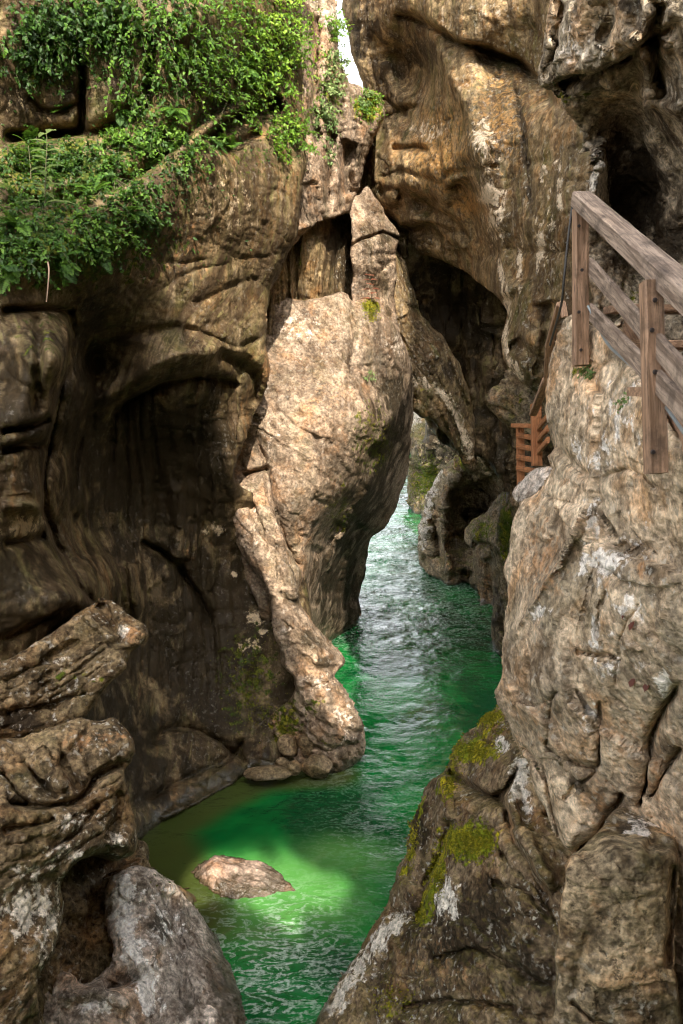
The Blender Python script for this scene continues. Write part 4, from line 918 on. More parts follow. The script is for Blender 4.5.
amp = t.math('MULTIPLY', t.rng(t.noise(pos, 0.9, 3, 0.5), 0.35, 0.65, 0.2, 1.0), t.math('ADD', 0.2, t.math('MULTIPLY', t.attr('glint'), 1.0)))
h = t.math('MULTIPLY', t.math('ADD', t.math('MULTIPLY', b1, 0.8), t.math('MULTIPLY', b2, 0.16)), amp)
bp = t.n('ShaderNodeBump', {'Strength': 1.0, 'Distance': 0.15, 'Height': h})
bs = t.n('ShaderNodeBsdfPrincipled', {'Base Color': c, 'Roughness': 0.03, 'IOR': 1.33, 'Normal': bp.outputs[0]})
t.t.links.new(bs.outputs[0], t.out.inputs[0])
tag(link('water', np.c_[wx, wy, wz], wf, t.m, attrs={'shallow': sh, 'bed': mud, 'glint': glint_a}, origin=np.zeros(3)), 'rippled emerald green stream running through the gorge', None, None, 'structure')

t = NT('gravel_bed')
pos = t.n('ShaderNodeNewGeometry').outputs['Position']
c = t.mix(t.rng(t.noise(pos, 6, 6, 0.7), 0.35, 0.65), (0.09, 0.075, 0.05), (0.24, 0.2, 0.13))
bs = t.n('ShaderNodeBsdfPrincipled', {'Base Color': c, 'Roughness': 0.9})
t.t.links.new(bs.outputs[0], t.out.inputs[0])
tag(link('ground', [(-400, -100, -1.6), (400, -100, -1.6), (400, 700, -1.6), (-400, 700, -1.6)], [(0, 1, 2, 3)], t.m, origin=np.array([0, 0, -1.6])), 'gravel bed under the stream', None, None, 'structure')

# ============================================================================= woodwork


def wood_mat(name, a, b, grain_axis=(1, 1, 1)):
    t = NT(name)
    pos = t.n('ShaderNodeTexCoord').outputs['Object']
    wp_ = t.n('ShaderNodeNewGeometry').outputs['Position']
    g = t.noise(t.scale(pos, (3, 45, 45)), 1.0, 6, 0.65, 0.6)
    blot = t.noise(wp_, 5.0, 6, 0.65)
    fine = t.noise(t.scale(pos, (8, 150, 150)), 1.0, 3, 0.6)
    c = t.mix(t.rng(g, 0.35, 0.66), a, b)
    c = t.mix(t.rng(blot, 0.5, 0.68, 0, 0.7), c, tuple(x * 0.35 for x in a))
    c = t.mix(t.rng(fine, 0.56, 0.66, 0, 0.6), c, tuple(x * 0.3 for x in a))
    kn = t.n('ShaderNodeTexVoronoi', {'Vector': t.scale(pos, (3.0, 12, 12)), 'Scale': 1.0}).outputs[0]
    c = t.mix(t.rng(kn, 0.05, 0.13, 0.75, 0.0), c, tuple(x * 0.25 for x in a))
    bp = t.n('ShaderNodeBump', {'Strength': 0.6, 'Distance': 0.012, 'Height': t.math('ADD', g, t.math('MULTIPLY', fine, 0.5))})
    bs = t.n('ShaderNodeBsdfPrincipled', {'Base Color': c, 'Roughness': 0.75, 'Normal': bp.outputs[0]})
    t.t.links.new(bs.outputs[0], t.out.inputs[0])
    return t.m


W_GREY = wood_mat('weathered_wood', (0.15, 0.10, 0.068), (0.40, 0.30, 0.225))
W_BROWN = wood_mat('brown_wood', (0.20, 0.112, 0.06), (0.44, 0.27, 0.165))
W_ORANGE = wood_mat('orange_wood', (0.25, 0.088, 0.028), (0.46, 0.19, 0.07))
t = NT('galvanised_pipe')
bs = t.n('ShaderNodeBsdfPrincipled', {'Base Color': (0.30, 0.33, 0.33), 'Metallic': 0.6, 'Roughness': 0.5})
t.t.links.new(bs.outputs[0], t.out.inputs[0])
M_PIPE = t.m
t = NT('dark_cable')
bs = t.n('ShaderNodeBsdfPrincipled', {'Base Color': (0.05, 0.045, 0.04), 'Roughness': 0.6})
t.t.links.new(bs.outputs[0], t.out.inputs[0])
M_CABLE = t.m


def beam(name, a, b, wv, hv, mat, parent, up=(0, 0, 1), bev=0.006, seed=0, seg=14):
    """a sawn timber from a to b, its own x axis along the grain; slightly worn edges"""
    a, b = Vector(a), Vector(b)
    x = (b - a).normalized()
    y = Vector(up).cross(x).normalized()
    z = x.cross(y)
    L = (b - a).length
    prof = []
    e = bev
    for sx, sy in ((1, 1), (-1, 1), (-1, -1), (1, -1)):
        c0 = (sx * (wv / 2), sy * (hv / 2))
        p1 = (c0[0] - sx * e, c0[1])
        p2 = (c0[0], c0[1] - sy * e)
        prof += [p2, p1] if sx * sy > 0 else [p1, p2]
    rg = np.random.default_rng(seed + 5)
    vs, fs = [], []
    n = len(prof)
    for k in range(seg + 1):
        t_ = k / seg
        for j, (py_, pz_) in enumerate(prof):
            w_ = 1 + rg.normal() * 0.012
            xx = t_ * L
            if k == 0:
                xx += rg.uniform(0, 0.004)
            vs.append((xx, py_ * w_, pz_ * w_))
    for k in range(seg):
        for j in range(n):
            fs.append((k * n + j, k * n + (j + 1) % n, (k + 1) * n + (j + 1) % n, (k + 1) * n + j))
    fs.append(tuple(range(n))[::-1])
    fs.append(tuple(range(seg * n, seg * n + n)))
    me = bpy.data.meshes.new(name)
    me.from_pydata(vs, [], fs)
    me.update()
    me.materials.append(mat)
    o = bpy.data.objects.new(name, me)
    COL.objects.link(o)
    from mathutils import Matrix
    M = Matrix((x, y, z)).transposed().to_4x4()
    M.translation = a
    if parent is not None:
        o.parent = parent
        M = Matrix.Translation(-parent.location) @ M
    o.matrix_local = M
    return o


def tube(name, pts, r, mat, parent=None, n=8):
    pts = catmull(pts, False, 6) if len(pts) > 2 else np.asarray(pts, float)
    vs, fs = [], []
    for i, p in enumerate(pts):
        tgt = pts[min(i + 1, len(pts) - 1)] - pts[max(i - 1, 0)]
        tgt = tgt / np.linalg.norm(tgt)
        u = np.cross(tgt, [0.3, 0.5, 0.8])
        u /= np.linalg.norm(u)
        v = np.cross(tgt, u)
        rr = r if np.isscalar(r) else r[0] + (r[1] - r[0]) * i / (len(pts) - 1)
        for k in range(n):
            a = 2 * math.pi * k / n
            vs.append(p + rr * (math.cos(a) * u + math.sin(a) * v))
    for i in range(len(pts) - 1):
        for k in range(n):
            fs.append((i * n + k, i * n + (k + 1) % n, (i + 1) * n + (k + 1) % n, (i + 1) * n + k))
    fs.append(tuple(range(n)))
    fs.append(tuple(range((len(pts) - 1) * n, len(pts) * n))[::-1])
    return link(name, vs, fs, mat, parent)


t = NT('rusty_bolt')
bs = t.n('ShaderNodeBsdfPrincipled', {'Base Color': (0.06, 0.045, 0.04), 'Metallic': 0.5, 'Roughness': 0.6})
t.t.links.new(bs.outputs[0], t.out.inputs[0])
M_BOLT = t.m

# near railing of the stairs
rail = empty('wooden_railing', P(650, 476, 3.42))
tag(rail, 'weathered grey wooden stair railing bolted to the tan boulder', 'railing')
A, B = P(581, 199, 4.92), P(700, 306, 3.05)
dirv = (B - A) / np.linalg.norm(B - A)
beam('top_rail', A, B + dirv * 0.5, 0.115, 0.095, W_GREY, rail, seed=1, bev=0.01)
beam('post', P(580.5, 366, 5.0), P(580.5, 208, 4.96), 0.085, 0.085, W_BROWN, rail, up=(1, 0, 0), seed=2)
beam('post', P(656, 474, 3.42), P(651, 282, 3.42), 0.08, 0.08, W_BROWN, rail, up=(1, 0, 0), seed=3)
off = np.array([0.07, 0.05, 0])
A, B = P(590, 266, 4.97), P(645, 330, 3.62)
dirv = (B - A) / np.linalg.norm(B - A)
beam('middle_rail', A, B + dirv * 1.1, 0.03, 0.10, W_GREY, rail, seed=4)
A, B = P(590, 311, 5.0), P(645, 368, 3.62)
dirv = (B - A) / np.linalg.norm(B - A)
beam('lower_rail', A, B + dirv * 1.1, 0.03, 0.10, W_GREY, rail, seed=5)
tag(tube('cable_pipe', [P(588, 306, 4.93), P(594, 318, 4.85), P(607, 343, 4.55), P(622, 358, 4.2), P(645, 378, 3.68), P(668, 410, 3.36), P(700, 456, 3.0)], 0.008, M_PIPE),
    'thin grey pipe running along the lower rail of the weathered stair railing', 'pipe')
tag(tube('steel_cable', [P(572.5, 206, 5.0), P(568, 240, 5.02), P(564, 280, 5.06), P(561, 306, 5.2), P(550, 345, 5.6)], 0.008, M_CABLE),
    'dark cable hanging from the end post of the stair railing', 'cable')

def bolt(p, r=0.011):
    vs = []
    for k in range(8):
        a = k * math.pi / 4
        vs.append(np.array(p) + [r * math.cos(a), 0.0, r * math.sin(a)])
    for k in range(8):
        a = k * math.pi / 4
        vs.append(np.array(p) + [0.75 * r * math.cos(a), -0.008, 0.75 * r * math.sin(a)])
    fs = [(k, (k + 1) % 8, 8 + (k + 1) % 8, 8 + k) for k in range(8)] + [tuple(range(8, 16))[::-1], tuple(range(8))]
    return link('bolt', vs, fs, M_BOLT, rail, smooth_=False)


for px, py, d in [(579, 226, 4.90), (582, 270, 4.91), (579, 312, 4.92), (581, 350, 4.94), (652, 330, 3.372), (655, 372, 3.372), (653, 452, 3.372), (655, 300, 3.372)]:
    bolt(P(px, py, d))

# stairs behind the railing: one flight, strings and treads
st = empty('wooden_stairs', P(690, 470, 3.6))
tag(st, 'brown plank stairs climbing behind the weathered railing', 'stairs')
for i, (py, d) in enumerate([(309, 5.2), (345, 4.5), (392, 3.9)]):
    l = P(602 + i * 12, py, d)
    l = np.array([0.06 + l[0], l[1], l[2]])
    beam('tread', l, l + np.array([1.25, 0.12, 0]), 0.26, 0.045, W_BROWN, st, seed=20 + i)
s0, s1 = P(612, 322, 5.2), P(700, 470, 3.2)
for dx in (0.10, 1.15):
    beam('stringer', s0 + [dx, 0, -0.05], s1 + [dx, 0, -0.10], 0.05, 0.2, W_BROWN, st, seed=30)

# railing going down beyond the end post
far = empty('walkway_railing', P(535, 482, 9.2))
tag(far, 'orange wooden railing with slats down the walkway below the hanging rock', 'railing')
p1, p2 = P(537, 466, 8.6), P(521, 486, 9.6)
beam('post', p1, P(536, 404, 8.6), 0.10, 0.10, W_ORANGE, far, up=(1, 0, 0), seed=6)
beam('post', p2, P(520, 427, 9.6), 0.085, 0.085, W_ORANGE, far, up=(1, 0, 0), seed=7)
beam('top_rail', P(515, 425.5, 9.75), P(533, 426, 8.75), 0.10, 0.05, W_ORANGE, far, seed=8)
for k, yy in enumerate((435, 446, 457, 468)):
    beam('slat', P(517, yy, 9.6), P(534, yy + 3, 8.75), 0.03, 0.06, W_ORANGE, far, seed=9 + k)
for k, yy in enumerate((428, 440, 452)):
    beam('slat', P(538, yy, 8.55), P(548, yy - 12, 7.4), 0.03, 0.06, W_ORANGE, far, seed=14 + k)
mid = empty('slanting_handrail', P(548, 400, 6.8))
tag(mid, 'brown handrail slanting down round the edge of the tan boulder to the orange railing', 'handrail')
beam('upper_bar', P(561, 304, 5.6), P(549, 346, 6.1), 0.06, 0.035, W_BROWN, mid, seed=17)
beam('middle_bar', P(549.5, 344, 6.1), P(547, 382, 6.6), 0.06, 0.035, W_BROWN, mid, seed=18)
beam('lower_bar', P(547, 380, 6.7), P(533, 414, 8.4), 0.075, 0.045, W_BROWN, mid, seed=19)
beam('end_bar', P(562, 302, 5.55), P(565, 318, 5.5), 0.04, 0.04, W_BROWN, mid, seed=21)
# ============================================================================= plants


def leaf_mat(name, dark, mid, light):
    t = NT(name)
    r = t.attr('tone')
    c = t.mix(t.rng(r, 0.0, 0.55, smooth_=False), dark, mid)
    c = t.mix(t.rng(r, 0.55, 1.0, smooth_=False), c, light)
    bs = t.n('ShaderNodeBsdfPrincipled', {'Base Color': c, 'Roughness': 0.55, 'Specular IOR Level': 0.3})
    tr = t.n('ShaderNodeBsdfTranslucent', {'Color': t.mix(0.5, c, light)})
    ad = t.n('ShaderNodeMixShader', {0: 0.35})
    t.t.links.new(bs.outputs[0], ad.inputs[1])
    t.t.links.new(tr.outputs[0], ad.inputs[2])
    t.t.links.new(ad.outputs[0], t.out.inputs[0])
    return t.m


L_GREEN = leaf_mat('green_leaf', (0.013, 0.036, 0.005), (0.042, 0.105, 0.010), (0.115, 0.215, 0.018))
L_BRIGHT = leaf_mat('yellow_green_leaf', (0.035, 0.085, 0.008), (0.105, 0.22, 0.018), (0.24, 0.36, 0.03))
L_PALE = leaf_mat('pale_green_leaf', (0.05, 0.095, 0.02), (0.13, 0.21, 0.06), (0.27, 0.34, 0.12))
L_DRY = leaf_mat('dry_leaf', (0.09, 0.025, 0.015), (0.22, 0.07, 0.04), (0.36, 0.15, 0.09))
t = NT('plant_stem')
bs = t.n('ShaderNodeBsdfPrincipled', {'Base Color': (0.09, 0.075, 0.035), 'Roughness': 0.7})
t.t.links.new(bs.outputs[0], t.out.inputs[0])
M_STEM = t.m
t = NT('bare_twig')
bs = t.n('ShaderNodeBsdfPrincipled', {'Base Color': (0.26, 0.17, 0.11), 'Roughness': 0.8})
t.t.links.new(bs.outputs[0], t.out.inputs[0])
M_TWIG = t.m


class Leaves:
    def __init__(self):
        self.v, self.f, self.t = [], [], []

    def leaf(self, p, d, n, L, W, tone, droop=0.25):
        d = d / (np.linalg.norm(d) + 1e-9)
        s = np.cross(d, n)
        s = s / (np.linalg.norm(s) + 1e-9)
        n = np.cross(s, d)
        b = len(self.v)
        fold = 0.22 * W
        for u, w, h in ((0, 0, 0), (0.35, 1, fold), (0.35, 0, 0), (0.35, -1, fold), (0.72, 0.72, fold * 0.7), (0.72, 0, 0), (0.72, -0.72, fold * 0.7), (1, 0, 0)):
            self.v.append(p + d * (u * L) + s * (w * W / 2) + n * (h - droop * L * u * u))
        for f in ((0, 2, 1), (0, 3, 2), (1, 2, 5, 4), (2, 3, 6, 5), (4, 5, 7), (5, 6, 7)):
            self.f.append(tuple(b + i for i in f))
        self.t += [tone] * 8

    def build(self, name, mat, parent=None):
        return link(name, self.v, self.f, mat, parent, attrs={'tone': np.array(self.t)})


def rnd(a, b):
    return random.uniform(a, b)


def rv():
    v = np.array([random.gauss(0, 1) for _ in range(3)])
    return v / np.linalg.norm(v)


def bush(name, key, px, py, spread, nst, slen, leafL, mat, label, cat, lean=(0, 0, 0.2), tone=(0.1, 1.0), out=0.7, per=13, group=None, hang=0.0, wide=0.62):
    """woody or trailing plant: stems rooted over a patch of the rock, leaves in loose sprays along them"""
    base, bn = on(key, px, py)
    root = empty(name, base)
    tag(root, label, cat, group)
    lv = Leaves()
    stems_v, stems_f = [], []
    for s in range(nst):
        for _ in range(20):
            ax, ay = random.gauss(0, 0.5), random.gauss(0, 0.5)
            if ax * ax + ay * ay < 1.2:
                break
        p, n = on(key, px + ax * spread[0], py + ay * spread[1])
        d = n * out + np.array(lean) + rv() * 0.55
        d /= np.linalg.norm(d)
        L = slen * rnd(0.5, 1.25)
        k = 5
        pts = [p - n * 0.02]
        for i in range(k):
            d = d + np.array([0, 0, -1]) * (0.16 + hang) + rv() * 0.16
            d /= np.linalg.norm(d)
            pts.append(pts[-1] + d * L / k)
        stm_tone = rnd(*tone)
        pts = np.array(pts)
        for j in range(per):
            u = (j + rnd(0.2, 0.9)) / per * k
            i = min(int(u), k - 1)
            q = pts[i] + (pts[i + 1] - pts[i]) * (u - i)
            ld = (pts[i + 1] - pts[i])
            ld = ld / np.linalg.norm(ld) * 0.5 + rv() * 0.9
            ln = n * 0.5 + np.array([0, -0.25, 0.75]) + rv() * 0.45
            lv.leaf(q, ld, ln, 0.7 * leafL * rnd(0.5, 1.25), 0.7 * leafL * wide * rnd(0.75, 1.2), float(np.clip(stm_tone + rnd(-0.25, 0.25), 0, 1)), rnd(0.1, 0.4))
        if not stems_v:
            for a in range(3):
                stems_v.append(base - bn * 0.06 + 0.006 * np.array([math.cos(a * 2.1), math.sin(a * 2.1), 0.3 * math.cos(a)]))
        b = len(stems_v)
        for i, q in enumerate(pts):
            r = 0.005 * (1 - i / (k + 1))
            for a in range(3):
                stems_v.append(q + r * np.array([math.cos(a * 2.1), math.sin(a * 2.1), 0.3 * math.cos(a)]))
        for a in range(3):
            stems_f.append((a, (a + 1) % 3, b + (a + 1) % 3, b + a))
        for i in range(k):
            for a in range(3):
                stems_f.append((b + i * 3 + a, b + i * 3 + (a + 1) % 3, b + i * 3 + 3 + (a + 1) % 3, b + i * 3 + 3 + a))
    lv.build('foliage', mat, root)
    link('stem', stems_v, stems_f, M_STEM, root)
    return root


def fern(key, px, py, nfr, L, mat, label, tone=(0.2, 0.9), group=None, lean=(0, 0, 0.3)):
    base, bn = on(key, px, py)
    root = empty('fern', base)
    tag(root, label, 'fern', group)
    for s in range(nfr):
        lv = Leaves()
        d = bn * 0.6 + np.array(lean) + rv() * 0.6
        d /= np.linalg.norm(d)
        p = base.copy()
        ll = 0.72 * L * rnd(0.7, 1.15)
        n = 13
        tn = rnd(*tone)
        for i in range(n):
            d = d + np.array([0, 0, -0.10])
            d /= np.linalg.norm(d)
            q = p + d * ll / n
            side = np.cross(d, [0, -0.4, 0.9])
            side /= np.linalg.norm(side)
            upn = np.cross(side, d)
            w = ll * 0.30 * math.sin(math.pi * (0.12 + 0.86 * (i + 1) / (n + 1)))
            for sg in (-1, 1):
                lv.leaf(q, side * sg + d * 0.45, upn, w * rnd(0.85, 1.1), ll / n * 0.95, float(np.clip(tn + rnd(-0.15, 0.15), 0, 1)), 0.15)
            lv.leaf(p, d, upn, ll / n * 1.3, 0.006, tn * 0.6, 0)
            p = q
        lv.build('frond', mat, root)
    return root


def herb(key, px, py, H, pairs, L, W, mat, label, lean=(0.02, -0.12, 1.0), tone=(0.4, 1.0), name='tall_herb'):
    base, bn = on(key, px, py)
    root = empty(name, base)
    tag(root, label, 'plant')
    lv = Leaves()
    pts = [base]
    d = np.array(lean) / np.linalg.norm(lean)
    for i in range(pairs):
        d = d + rv() * 0.07
        d /= np.linalg.norm(d)
        p = pts[-1] + d * H / pairs
        a = i * 1.5 + rnd(-0.4, 0.4)
        for sg in (0, math.pi):
            o = np.array([math.cos(a + sg), math.sin(a + sg) * 0.8, 0.25])
            lv.leaf(p, o, np.array([0, -0.2, 1.0]), L * rnd(0.8, 1.15) * (1 - 0.45 * i / pairs), W * rnd(0.8, 1.1), rnd(*tone), 0.3)
        pts.append(p)
    lv.build('foliage', mat, root)
    tube('stem', np.array(pts), (0.008, 0.003), M_STEM, root, n=6)
    return root


LEDGE = 'plants on the ledges of the overhanging cliff'
bush('leafy_bush', 'near', 272, 40, (40, 62), 120, 0.42, 0.105, L_BRIGHT, 'bright yellow-green leafy bush lit at the top edge of the overhanging cliff', 'bush', tone=(0.35, 1.0), group=LEDGE, out=0.9)
bush('leafy_bush', 'near', 208, 36, (52, 60), 130, 0.38, 0.095, L_BRIGHT, 'mid green leafy bush between the ivy curtain and the bright bush', 'bush', tone=(0.0, 0.55), group=LEDGE, out=0.8)
bush('trailing_ivy', 'near', 150, 70, (44, 86), 120, 0.40, 0.085, L_GREEN, 'long green ivy curtain trailing down the ledges', 'ivy', tone=(0.3, 1.0), hang=0.25, group=LEDGE)
bush('leafy_bush', 'near', 55, 28, (58, 40), 100, 0.36, 0.085, L_GREEN, 'shaded dark bush in the top corner over bare ledge stone', 'bush', tone=(0.0, 0.6), group=LEDGE)
bush('trailing_ivy', 'near', 150, 138, (56, 22), 70, 0.26, 0.085, L_GREEN, 'glossy ivy clump on the middle ledge below the ivy curtain', 'ivy', tone=(0.4, 1.0), hang=0.1, group=LEDGE)
bush('leafy_shrub', 'near', 112, 178, (30, 24), 55, 0.24, 0.07, L_GREEN, 'small rounded shrub beside the tall pale herb', 'shrub', tone=(0.25, 0.9), group=LEDGE)
bush('ledge_plant', 'near', 95, 232, (46, 26), 85, 0.22, 0.075, L_GREEN, 'low plants along the lip where the ledge meets the smooth hollow', 'plant', tone=(0.3, 1.0), group=LEDGE, hang=0.22)
bush('ledge_plant', 'near', 20, 250, (54, 26), 85, 0.22, 0.08, L_GREEN, 'low plants along the lip above the hanging twig', 'plant', tone=(0.15, 0.85), group=LEDGE, hang=0.22)
bush('leafy_bush', 'near', 285, 136, (26, 24), 70, 0.30, 0.085, L_BRIGHT, 'green bush hanging on the corner of the lit cliff face', 'bush', tone=(0.2, 0.85), group=LEDGE)
bush('leafy_shrub', 'strip', 330, 70, (13, 34), 50, 0.32, 0.085, L_PALE, 'pale shrub growing in the strip beside the sky gap', 'shrub', tone=(0.3, 1.0))
bush('leafy_shrub', 'strip', 331, 28, (8, 18), 34, 0.30, 0.08, L_BRIGHT, 'thin yellow-green shrub leaning into the sky gap', 'shrub', tone=(0.3, 1.0), lean=(0.5, -0.1, 0.3))
bush('leafy_shrub', 'strip', 322, 118, (14, 30), 45, 0.28, 0.08, L_PALE, 'pale hanging shrub on the sunlit strip below the one at the sky gap', 'shrub', tone=(0.2, 0.9), hang=0.15)
bush('leafy_shrub', 'strip', 366, 98, (10, 8), 22, 0.14, 0.06, L_PALE, 'small tuft on the round moss cushion at the cliff gap', 'shrub', tone=(0.3, 0.9))
bush('leafy_shrub', 'strip', 327, 158, (7, 10), 10, 0.16, 0.07, L_PALE, 'tiny green tuft on the bare sunlit strip', 'shrub', tone=(0.3, 0.8))
bush('leafy_bush', 'near', 105, 22, (46, 34), 80, 0.34, 0.085, L_GREEN, 'green bush between the shaded corner bush and the long ivy curtain', 'bush', tone=(0.15, 0.8), group=LEDGE)
bush('leafy_bush', 'near', 238, 88, (44, 40), 90, 0.34, 0.09, L_BRIGHT, 'mixed green bush hanging under the bright bush over the jutting block', 'bush', tone=(0.0, 0.7), group=LEDGE)
bush('ledge_plant', 'near', 40, 205, (60, 18), 90, 0.20, 0.07, L_GREEN, 'low plants around the foot of the tall herb', 'plant', tone=(0.05, 0.7), group=LEDGE)
bush('ledge_plant', 'near', 135, 205, (30, 26), 60, 0.20, 0.07, L_GREEN, 'low plants trailing over the rock edge below the rounded shrub', 'plant', tone=(0.1, 0.8), group=LEDGE, hang=0.15)
bush('ledge_plant', 'near', 48, 165, (64, 18), 110, 0.20, 0.07, L_GREEN, 'low plants on the mossy bed below the bare ledge stones', 'plant', tone=(0.0, 0.6), group=LEDGE)
bush('trailing_ivy', 'near', 185, 150, (26, 26), 36, 0.26, 0.075, L_GREEN, 'thin ivy running onto the lit cliff face', 'ivy', tone=(0.2, 0.9), hang=0.2, group=LEDGE)
bush('leafy_bush', 'near', 28, 60, (40, 30), 60, 0.26, 0.075, L_GREEN, 'dark sparse bush drooping over the bare ledge stones', 'bush', tone=(0.0, 0.5), group=LEDGE, hang=0.1)
for (px, py, n, L, lab) in [(230, 152, 9, 0.42, 'fern on the lit cliff face under the jutting block'), (210, 142, 7, 0.34, 'fern in the crack under the jutting block'), (118, 110, 7, 0.36, 'fern hanging from the crack between the stone ledges'),
                            (66, 112, 7, 0.34, 'fern on the bare stone ledge'), (15, 228, 9, 0.38, 'fern beside the tall herb on the mossy lip'), (150, 170, 7, 0.36, 'fern under the ivy clump'), (128, 214, 7, 0.34, 'fern at the lip beside the smooth hollow'),
                            (60, 262, 8, 0.32, 'fern drooping over the lip above the twig'), (92, 196, 9, 0.40, 'fern on the mossy ledge between the herb and the rounded shrub'), (172, 112, 8, 0.40, 'fern beside the long ivy curtain'), (5, 268, 8, 0.36, 'fern at the frame edge of the mossy lip'), (100, 252, 8, 0.34, 'fern hanging from the lip over the dark hollow'), (30, 150, 8, 0.34, 'fern in the mossy bed below the bare stones'), (240, 70, 9, 0.44, 'fern under the bright leafy bush')]:
    fern('near', px, py, n, L, L_GREEN, lab, group='ferns on the ledges')
herb('near', 46, 212, 0.75, 9, 0.28, 0.08, L_PALE, 'tall pale herb with narrow paired leaves standing on the mossy ledge', tone=(0.6, 1.0))
herb('near', 34, 200, 0.55, 7, 0.2, 0.055, L_GREEN, 'shorter thin herb next to the tall pale one', tone=(0.5, 0.9), lean=(-0.1, -0.15, 1.0))
tag(tube('hanging_twig', [on('near', 50, 262)[0] + [0, -0.10, 0], P(49, 270, 7.75), P(48, 286, 7.72), P(46.5, 302, 7.75)], (0.009, 0.005), M_TWIG), 'bare pale twig hanging below the mossy lip', 'twig')
herb('butt', 372, 303, 0.5, 6, 0.20, 0.10, L_DRY, 'small dry reddish plant standing on the moss cushion by the pillar', tone=(0.2, 1.0), name='dry_plant')
bush('grass_tuft', 'butt', 368, 376, (9, 6), 12, 0.16, 0.07, L_PALE, 'green tuft growing on the sunlit buttress face', 'plant', tone=(0.3, 0.8), wide=0.3)
bush('grass_tuft', 'tan', 592, 372, (12, 5), 12, 0.07, 0.035, L_PALE, 'tiny green weeds at the foot of the railing end post', 'plant', tone=(0.2, 0.7))
bush('grass_tuft', 'tan', 627, 402, (6, 4), 7, 0.06, 0.03, L_PALE, 'tiny weed sprouting on the tan boulder under the pipe', 'plant', tone=(0.2, 0.7))

L_MOSS = leaf_mat('moss_tuft', (0.07, 0.085, 0.006), (0.20, 0.19, 0.012), (0.42, 0.35, 0.025))
for key, lab, spots in [('spur', 'yellow-green moss cushions capping the dark spur', [(492, 722, 16, 14, 500), (458, 760, 9, 24, 500), (412, 842, 5, 34, 350), (470, 842, 24, 16, 1500), (476, 752, 22, 9, 800), (490, 718, 11, 7, 350), (436, 872, 8, 26, 600), (422, 912, 6, 14, 250), (450, 790, 6, 18, 300), (395, 1000, 22, 22, 300)]),
                        ('butt', 'moss cushion on the ledge in front of the upright pillar', [(371, 305, 9, 5, 500), (372, 316, 8, 6, 200)]),
                        ('near', 'dark moss on the shaded wall above the rounded boulders', [(252, 690, 26, 44, 900)])]:
    lv = Leaves()
    for (px, py, sx, sy, n) in spots:
        for _ in range(n):
            p, nn = on(key, px + random.gauss(0, 0.5) * sx, py + random.gauss(0, 0.5) * sy)
            sz = rnd(0.012, 0.032) * (1.5 if key != 'spur' else 1)
            lv.leaf(p - nn * 0.004, nn * 0.9 + rv() * 0.8, rv(), sz, sz * 0.45, min(1, max(0, random.gauss(0.5, 0.3))) * (0.5 if key == 'near' else 1), 0.2)
    tag(lv.build('moss', L_MOSS), lab, None, None, 'stuff')

# moss and small growth between the plants: too fine to count
lv = Leaves()
for (px, py, sx, sy, n) in [(60, 246, 110, 30, 1700), (150, 150, 60, 40, 900), (60, 172, 90, 34, 1500), (60, 50, 60, 40, 700), (200, 60, 60, 60, 700), (275, 70, 28, 70, 500), (130, 215, 40, 24, 700), (100, 30, 80, 40, 1300), (200, 110, 50, 40, 700), (285, 150, 24, 20, 250), (180, 190, 30, 26, 120)]:
    for _ in range(n):
        x_, y_ = px + random.gauss(0, 0.55) * sx, py + random.gauss(0, 0.55) * sy
        if y_ > 285 - 0.25 * max(0, x_ - 60) and x_ < 200:
            continue
        p, nn = on('near', x_, y_)
        lv.leaf(p, nn * 0.5 + rv() + np.array([0, 0, 0.1]), nn + rv() * 0.5 + np.array([0, 0, 0.5]), rnd(0.02, 0.07), rnd(0.012, 0.035), rnd(0, 0.5), 0.3)
tag(lv.build('ground_cover', L_GREEN), 'moss and tiny leaves covering the ledges of the overhanging cliff', None, None, 'stuff')
lv = Leaves()
for (px, py, sx, sy, n) in [(370, 104, 14, 16, 500), (322, 96, 16, 50, 350)]:
    for _ in range(n):
        p, nn = on('strip', px + random.gauss(0, 0.55) * sx, py + random.gauss(0, 0.55) * sy)
        lv.leaf(p, nn * 0.5 + rv(), nn + rv() * 0.5 + np.array([0, 0, 0.5]), rnd(0.03, 0.08), rnd(0.015, 0.035), rnd(0.1, 0.9), 0.3)
tag(lv.build('moss', L_BRIGHT), 'moss and tiny growth on the sunlit strip of cliff', None, None, 'stuff')

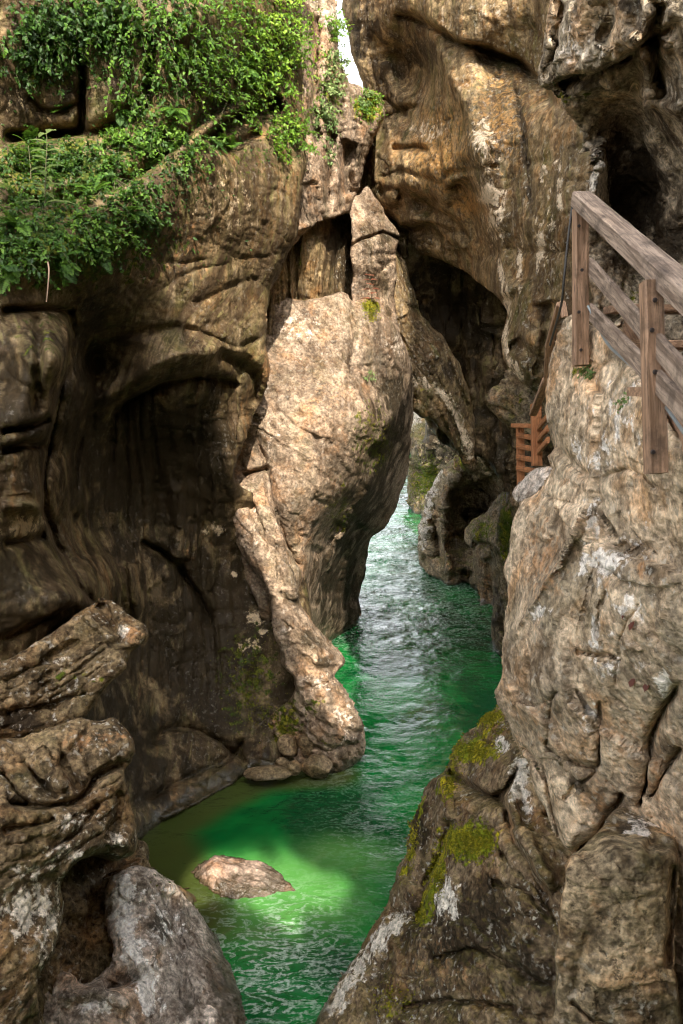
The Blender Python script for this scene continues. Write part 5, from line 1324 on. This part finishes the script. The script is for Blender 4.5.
for (px, py, lab) in [(630, 621, 'dead red leaf stuck to the tan boulder, upper of the higher pair'), (638, 629, 'dead red leaf stuck to the tan boulder, lower of the higher pair'),
                      (633, 685, 'dead red leaf stuck to the tan boulder, narrower of the lower pair'), (649, 687, 'dead red leaf stuck to the tan boulder, broader of the lower pair')]:
    p, nn = on('tan', px, py)
    lv = Leaves()
    lv.leaf(p + nn * 0.03, np.array([0.5, 0.2, 0.8]) + rv() * 0.3, nn, 0.06, 0.036, 0.1, 0.0)
    tag(lv.build('fallen_leaf', L_DRY), lab, 'leaf', 'dead leaves on the tan boulder')

# ============================================================================= light
SUN_EL, SUN_AZ = math.radians(38), math.radians(172)       # azimuth from +Y towards +X; negative is towards -X
sv_ = Vector((math.cos(SUN_EL) * math.sin(SUN_AZ), math.cos(SUN_EL) * math.cos(SUN_AZ), math.sin(SUN_EL)))
sun = bpy.data.lights.new('sun', 'SUN')
sun.energy = 2.0
sun.angle = math.radians(0.5)
sun.color = (1.0, 0.93, 0.82)
so = bpy.data.objects.new('sun', sun)
COL.objects.link(so)
so.location = (0, 0, 40)
so.rotation_euler = sv_.to_track_quat('Z', 'Y').to_euler()
w = bpy.data.worlds.new('World')
S.world = w
w.use_nodes = True
nt = w.node_tree
sky = nt.nodes.new('ShaderNodeTexSky')
sky.sky_type = 'NISHITA'
sky.sun_disc = False
sky.sun_elevation = SUN_EL
sky.sun_rotation = SUN_AZ
sky.dust_density = 3.0
sky.air_density = 1.0
hs = nt.nodes.new('ShaderNodeHueSaturation')
hs.inputs['Saturation'].default_value = 0.18
nt.links.new(sky.outputs[0], hs.inputs['Color'])
bg = nt.nodes['Background']
nt.links.new(hs.outputs[0], bg.inputs[0])
bg.inputs[1].default_value = 0.15

S.view_settings.view_transform = 'Standard'
S.view_settings.look = 'None'
S.view_settings.exposure = 2.3
S.view_settings.gamma = 1.0
S.view_settings.use_curve_mapping = False
S.render.engine = 'CYCLES'
S.cycles.use_denoising = True
S.cycles.denoising_input_passes = 'RGB_ALBEDO'
S.cycles.denoising_prefilter = 'NONE'
S.cycles.filter_width = 1.15
S.cycles.max_bounces = 5
S.cycles.diffuse_bounces = 3
S.cycles.glossy_bounces = 3
S.cycles.transmission_bounces = 3
S.cycles.caustics_reflective = False
S.cycles.caustics_refractive = False
S.cycles.sample_clamp_indirect = 6.0
